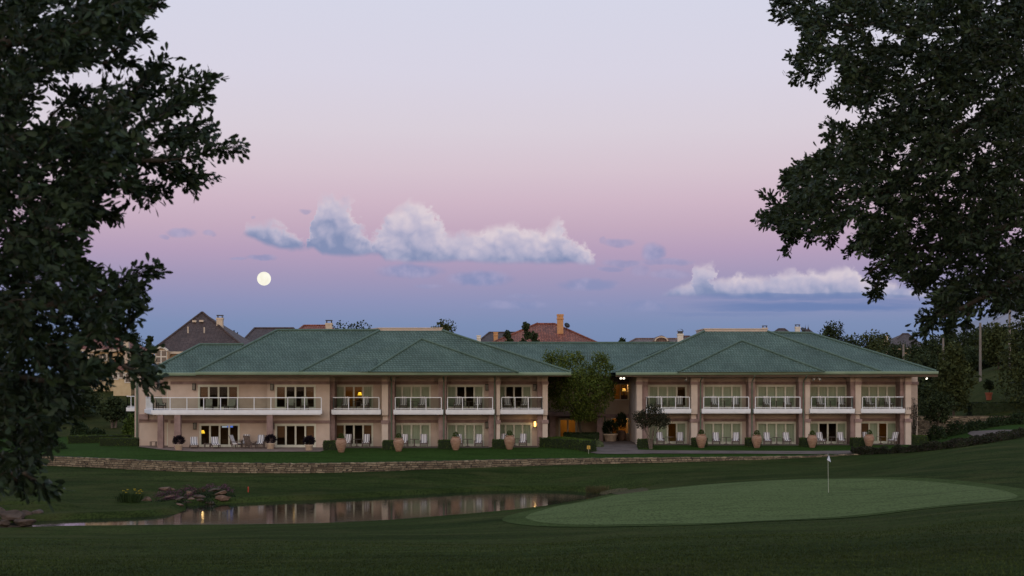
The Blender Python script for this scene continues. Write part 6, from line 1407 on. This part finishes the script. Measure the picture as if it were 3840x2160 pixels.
# ------------------------------------------------------------------ dusk sky with the pink belt opposite the set sun, and clouds
w = bpy.data.worlds.new('World'); scene.world = w; w.use_nodes = True
nt = w.node_tree; N, Lk = nt.nodes, nt.links; N.clear()
def val(x, sock):
    if isinstance(x, (int, float)): sock.default_value = x
    else: Lk.new(x, sock)
def m_(op, a, b=None, c=None, clamp=False):
    n = N.new('ShaderNodeMath'); n.operation = op; n.use_clamp = clamp
    for i, v in enumerate((a, b, c)):
        if v is not None: val(v, n.inputs[i])
    return n.outputs[0]
def ss(x, lo, hi):
    n = N.new('ShaderNodeMapRange'); n.interpolation_type = 'SMOOTHSTEP'; val(x, n.inputs['Value']); val(lo, n.inputs['From Min']); val(hi, n.inputs['From Max']); return n.outputs[0]
def ramp(x, pts):
    n = N.new('ShaderNodeValToRGB'); e = n.color_ramp.elements
    e[0].position, e[0].color = pts[0][0], (*pts[0][1][:3], 1); e[1].position, e[1].color = pts[-1][0], (*pts[-1][1][:3], 1)
    for p, c in pts[1:-1]: q = e.new(p); q.color = (*c[:3], 1)
    Lk.new(x, n.inputs[0]); return n.outputs[0]
def mix(f, a, b):
    n = N.new('ShaderNodeMix'); n.data_type = 'RGBA'; val(f, n.inputs[0])
    for k, c in ((6, a), (7, b)):
        if isinstance(c, tuple): n.inputs[k].default_value = (*c[:3], 1)
        else: Lk.new(c, n.inputs[k])
    return n.outputs[2]
def noise(vec, scale, detail=6, rough=.6):
    n = N.new('ShaderNodeTexNoise'); n.inputs['Scale'].default_value = scale; n.inputs['Detail'].default_value = detail; n.inputs['Roughness'].default_value = rough; Lk.new(vec, n.inputs['Vector']); return n.outputs['Fac']
tc = N.new('ShaderNodeTexCoord'); sp = N.new('ShaderNodeSeparateXYZ'); Lk.new(tc.outputs['Generated'], sp.inputs[0]); dx, dy, dz = sp.outputs
elev = m_('MULTIPLY', m_('ARCSINE', dz), 180 / PI)
e90 = m_('DIVIDE', m_('MAXIMUM', elev, 0), 40, clamp=True)
S = lambda d, r, g, b: (d / 40, lin(r, g, b))
anti = ramp(e90, [S(0, 114, 132, 168), S(1.6, 118, 137, 175), S(2.5, 125, 142, 180), S(3.4, 141, 146, 184), S(4.4, 161, 151, 184), S(5.4, 181, 159, 187), S(6.4, 196, 171, 191), S(7.4, 207, 183, 199), S(8.6, 214, 196, 208), S(10.2, 217, 207, 218), S(12.4, 216, 212, 227), S(15.4, 213, 214, 231), S(25, 192, 206, 230), (1.0, (.42, .52, .72))])
west = ramp(e90, [(0, (1.15, .74, .46)), (.15, (1.05, .80, .60)), (.5, (.74, .70, .68)), (1, (.50, .55, .68))])
hl = m_('MAXIMUM', m_('SQRT', m_('ADD', m_('MULTIPLY', dx, dx), m_('MULTIPLY', dy, dy))), 1e-4)
wf = ss(m_('DIVIDE', dy, hl), .15, -.85)
sky = mix(wf, anti, west)
zen = ss(elev, 35, 80); sky = mix(zen, sky, (.40, .50, .68))
# cloud coordinates: direction as slope right and slope up (photo pixels / focal length)
sy = m_('MAXIMUM', dy, .05); U = m_('ADD', m_('MULTIPLY', m_('DIVIDE', dx, sy), F), CX); Vv = m_('SUBTRACT', HY, m_('MULTIPLY', m_('DIVIDE', dz, sy), F))
cv = N.new('ShaderNodeCombineXYZ'); Lk.new(m_('DIVIDE', U, 100), cv.inputs[0]); Lk.new(m_('DIVIDE', Vv, 100), cv.inputs[1]); P = cv.outputs[0]
def shift(dx_, dy_, sx=1, sy_=1):
    n = N.new('ShaderNodeMapping'); n.inputs['Location'].default_value = (dx_, dy_, 0); n.inputs['Scale'].default_value = (sx, sy_, 1); Lk.new(P, n.inputs[0]); return n.outputs[0]
n1 = noise(P, 1.1, 7, .55); n2 = noise(shift(7, 3), 5.0, 5, .55)
def puffs(ox, oy):
    """rounded heads of several sizes, bent by noise"""
    b = shift(ox, oy); nz = N.new('ShaderNodeTexNoise'); nz.inputs['Scale'].default_value = 1.6; nz.inputs['Detail'].default_value = 4; Lk.new(b, nz.inputs['Vector'])
    wv = N.new('ShaderNodeVectorMath'); wv.operation = 'MULTIPLY_ADD'; Lk.new(nz.outputs['Color'], wv.inputs[0]); wv.inputs[1].default_value = (.55, .55, 0); Lk.new(b, wv.inputs[2]); h = None
    for sc, am in ((1.2, .66), (3.0, .34)):
        v = N.new('ShaderNodeTexVoronoi'); v.feature = 'F1'; v.inputs['Scale'].default_value = sc; Lk.new(wv.outputs[0], v.inputs['Vector'])
        q = m_('MULTIPLY', m_('SUBTRACT', .75, v.outputs['Distance']), am); h = q if h is None else m_('ADD', h, q)
    return h
h0 = puffs(0, 0); h1 = puffs(-.14, .16)
nb = m_('ADD', m_('ADD', m_('MULTIPLY', m_('SUBTRACT', n1, .5), .55), m_('MULTIPLY', m_('SUBTRACT', n2, .5), .20)), m_('MULTIPLY', m_('SUBTRACT', h0, .38), .55))
def curve(x, x0, x1, y0, y1, pts):
    """a height profile over the horizon direction, as photo rows"""
    n = N.new('ShaderNodeFloatCurve'); c = n.mapping.curves[0]
    q = [((a - x0) / (x1 - x0), (b - y0) / (y1 - y0)) for a, b in pts]
    c.points[0].location = q[0]; c.points[1].location = q[-1]
    for p in q[1:-1]: c.points.new(*p)
    for p in c.points: p.handle_type = 'VECTOR'
    n.mapping.update(); val(m_('DIVIDE', m_('SUBTRACT', x, x0), x1 - x0, clamp=True), n.inputs['Value'])
    return m_('ADD', m_('MULTIPLY', n.outputs[0], y1 - y0), y0)
Z1 = lambda pts: [(560 + a / 1.431, 680 + b / 1.431) for a, b in pts]
Z2 = lambda pts: [(2200 + a / 1.9815, 850 + b / 1.9815) for a, b in pts]
wisp = m_('MULTIPLY', nb, 58)
Uw = m_('ADD', U, m_('ADD', m_('MULTIPLY', m_('SUBTRACT', n2, .5), 70), m_('MULTIPLY', m_('SUBTRACT', n1, .5), 110)))
top1 = curve(Uw, 880, 2260, 700, 1100, [(880, 990)] + Z1([(490, 300), (510, 225), (600, 225), (650, 212), (700, 240), (760, 290), (840, 350), (862, 340), (885, 130), (950, 84), (1010, 115), (1080, 120), (1110, 180), (1170, 270), (1205, 320), (1235, 250), (1290, 170), (1330, 145), (1400, 112), (1480, 118), (1540, 185), (1590, 270), (1660, 285), (1720, 300), (1760, 290), (1800, 250), (1900, 232), (1970, 232), (2030, 262), (2090, 280), (2140, 240), (2200, 212), (2235, 265), (2300, 330), (2370, 400), (2400, 450)]) + [(2260, 1040)])
base1 = curve(U, 880, 2260, 700, 1100, [(880, 960)] + Z1([(500, 290), (620, 340), (760, 372), (880, 360), (930, 395), (1080, 405), (1230, 395), (1270, 425), (1450, 440), (1700, 432), (1850, 442), (2000, 440), (2390, 448)]) + [(2260, 990)])
top2 = curve(Uw, 2440, 3520, 950, 1250, [(2440, 1150)] + Z2([(580, 505), (680, 460), (790, 420), (815, 310), (880, 278), (940, 310), (965, 410), (1070, 400), (1130, 345), (1200, 372), (1300, 372), (1390, 378), (1430, 335), (1540, 332), (1610, 365), (1660, 315), (1760, 335), (1820, 310), (1920, 285), (1990, 320), (2060, 390), (2200, 430), (2400, 470), (2560, 500)]) + [(3520, 1130)])
base2 = curve(U, 2440, 3520, 950, 1250, [(2440, 1110)] + Z2([(580, 515), (800, 520), (1200, 530), (1700, 520), (2100, 525), (2560, 530)]) + [(3520, 1115)])
def bank(top, base, soft, wob):
    a = ss(m_('SUBTRACT', m_('SUBTRACT', Vv, top), m_('MULTIPLY', nb, wob)), -soft * .5, soft * 1.2)
    b = ss(m_('ADD', m_('SUBTRACT', base, Vv), m_('MULTIPLY', nb, wob * .24)), -soft * .4, soft * .55)
    return m_('MULTIPLY', a, b)
d1 = m_('MULTIPLY', m_('MULTIPLY', bank(top1, base1, 26, 85), ss(U, 898, 940)), ss(U, 2255, 2215)); d2 = bank(top2, base2, 24, 70)
nsm = noise(shift(2.2, 5.1), .85, 3, .5); relief = m_('ADD', m_('MULTIPLY', m_('SUBTRACT', h0, h1), .55), m_('ADD', m_('MULTIPLY', m_('SUBTRACT', h0, .38), .35), m_('MULTIPLY', m_('SUBTRACT', nsm, .5), 1.0)))           # billows lit from above
def body(top, base, warm, lo, grey):
    h = m_('DIVIDE', m_('SUBTRACT', base, Vv), m_('MAXIMUM', m_('SUBTRACT', base, top), 40))
    s = m_('ADD', m_('ADD', h, relief), warm)
    return ramp(m_('ADD', m_('MULTIPLY', s, .92), .02, clamp=True), [(0, lin(124, 141, 178)), (.2, lin(146, 156, 188)), (.45, lin(176, 176, 201)), (.72, lin(199, 192, 209)), (1, lin(221, 209, 216))])
w1 = m_('MULTIPLY', m_('SUBTRACT', ss(U, 1180, 1560), .5), .30)
sky = mix(m_('MULTIPLY', d1, .9), sky, body(top1, base1, w1, 0, 0)); sky = mix(m_('MULTIPLY', d2, .82), sky, body(top2, base2, m_('MULTIPLY', ss(U, 2500, 3200), .22), 0, 0))
# small blue-grey puffs and long streaks: centre, half width, half height, strength
SM = [(682, 870, 46, 16, .62), (786, 874, 22, 10, .5), (622, 886, 16, 8, .4), (980, 963, 52, 11, .6), (896, 968, 26, 6, .5), (1540, 1014, 105, 24, .72), (1800, 1042, 100, 26, .75), (2205, 1064, 100, 21, .6), (1608, 1072, 44, 8, .35), (2320, 908, 56, 14, .55), (2258, 900, 14, 12, .35), (2450, 945, 40, 32, .72), (2500, 980, 90, 12, .5), (2340, 985, 70, 14, .5), (2290, 1006, 46, 9, .45),
      (2405, 1012, 34, 22, .32), (2520, 1028, 70, 16, .4), (1920, 1142, 130, 14, .40), (1960, 1108, 60, 8, .25), (2420, 1146, 80, 20, .4), (2240, 1140, 50, 8, .2), (1140, 790, 18, 8, .4), (952, 815, 10, 6, .35), (3380, 1085, 26, 12, .5)]
f = None
vs = m_('ADD', Vv, m_('MULTIPLY', nb, 26)); us = m_('ADD', U, m_('MULTIPLY', m_('SUBTRACT', n1, .5), 60))
for cx_, cy_, a, b, s in SM:
    e = m_('ADD', m_('POWER', m_('DIVIDE', m_('SUBTRACT', us, cx_), a * 1.25), 2), m_('POWER', m_('DIVIDE', m_('SUBTRACT', vs, cy_), b * 1.25), 2))
    q = m_('MULTIPLY', ss(e, 1.25, .1), s); f = q if f is None else m_('MAXIMUM', f, q)
small = mix(ss(m_('ADD', n1, m_('MULTIPLY', relief, .3)), .35, .7), lin(128, 142, 184), lin(168, 166, 200)); sky = mix(f, sky, small)
f = None; st = noise(shift(3, 0, .35, 2.6), 1.2, 5, .6); vv2 = m_('ADD', Vv, m_('MULTIPLY', m_('SUBTRACT', st, .5), 46))
for cx_, cy_, a, b, s in [(3000, 1112, 420, 15, .7), (3060, 1150, 480, 22, .85), (2880, 1140, 330, 16, .45), (3300, 1132, 320, 12, .4), (2760, 1178, 300, 10, .25)]:
    e = m_('ADD', m_('POWER', m_('DIVIDE', m_('SUBTRACT', U, cx_), a), 2), m_('POWER', m_('DIVIDE', m_('SUBTRACT', vv2, cy_), b), 2)); q = m_('MULTIPLY', ss(e, 1.3, 0), s); f = q if f is None else m_('MAXIMUM', f, q)
sky = mix(f, sky, lin(103, 126, 174))
bg = N.new('ShaderNodeBackground'); Lk.new(sky, bg.inputs[0]); bg.inputs[1].default_value = 1.0
# a trace of physical sky from the sun just under the western horizon
nis = N.new('ShaderNodeTexSky'); nis.sky_type = 'NISHITA'; nis.sun_disc = False; nis.sun_elevation = R(1.0); nis.sun_rotation = R(180); bg2 = N.new('ShaderNodeBackground'); Lk.new(nis.outputs[0], bg2.inputs[0]); Lk.new(m_('MULTIPLY', wf, .05), bg2.inputs[1])
ad = N.new('ShaderNodeAddShader'); Lk.new(bg.outputs[0], ad.inputs[0]); Lk.new(bg2.outputs[0], ad.inputs[1]); out = N.new('ShaderNodeOutputWorld'); Lk.new(ad.outputs[0], out.inputs[0])
w.cycles.sampling_method = 'MANUAL'; w.cycles.sample_map_resolution = 512

# broad afterglow from behind the camera
s = bpy.data.lights.new('sun', 'SUN'); s.energy = .55; s.angle = R(50); s.color = (1, .88, .78); so = bpy.data.objects.new('sun', s); col.objects.link(so)
so.rotation_euler = Vector((.15, 1, -.42)).to_track_quat('-Z', 'Y').to_euler(); so.location = (0, -40, 40)

# ------------------------------------------------------------------ camera and colour
c = bpy.data.cameras.new('camera'); co = bpy.data.objects.new('camera', c); col.objects.link(co); co.location = (0, 0, EYE); co.rotation_euler = (PI / 2, 0, 0)
c.lens = 36 * F / 3840; c.sensor_width = 36; c.shift_y = (HY - 1080) / 3840; c.clip_end = 9000; c.clip_start = .2
c.dof.use_dof = True; c.dof.focus_distance = 125; c.dof.aperture_fstop = 5.0
scene.camera = co
vs_ = scene.view_settings; vs_.view_transform = 'Standard'; vs_.look = 'None'; vs_.exposure = 0; vs_.gamma = 1
scene.cycles.max_bounces = 7; scene.cycles.transparent_max_bounces = 12; scene.cycles.use_denoising = True; scene.cycles.sample_clamp_indirect = 4; scene.cycles.caustics_reflective = False; scene.cycles.caustics_refractive = False
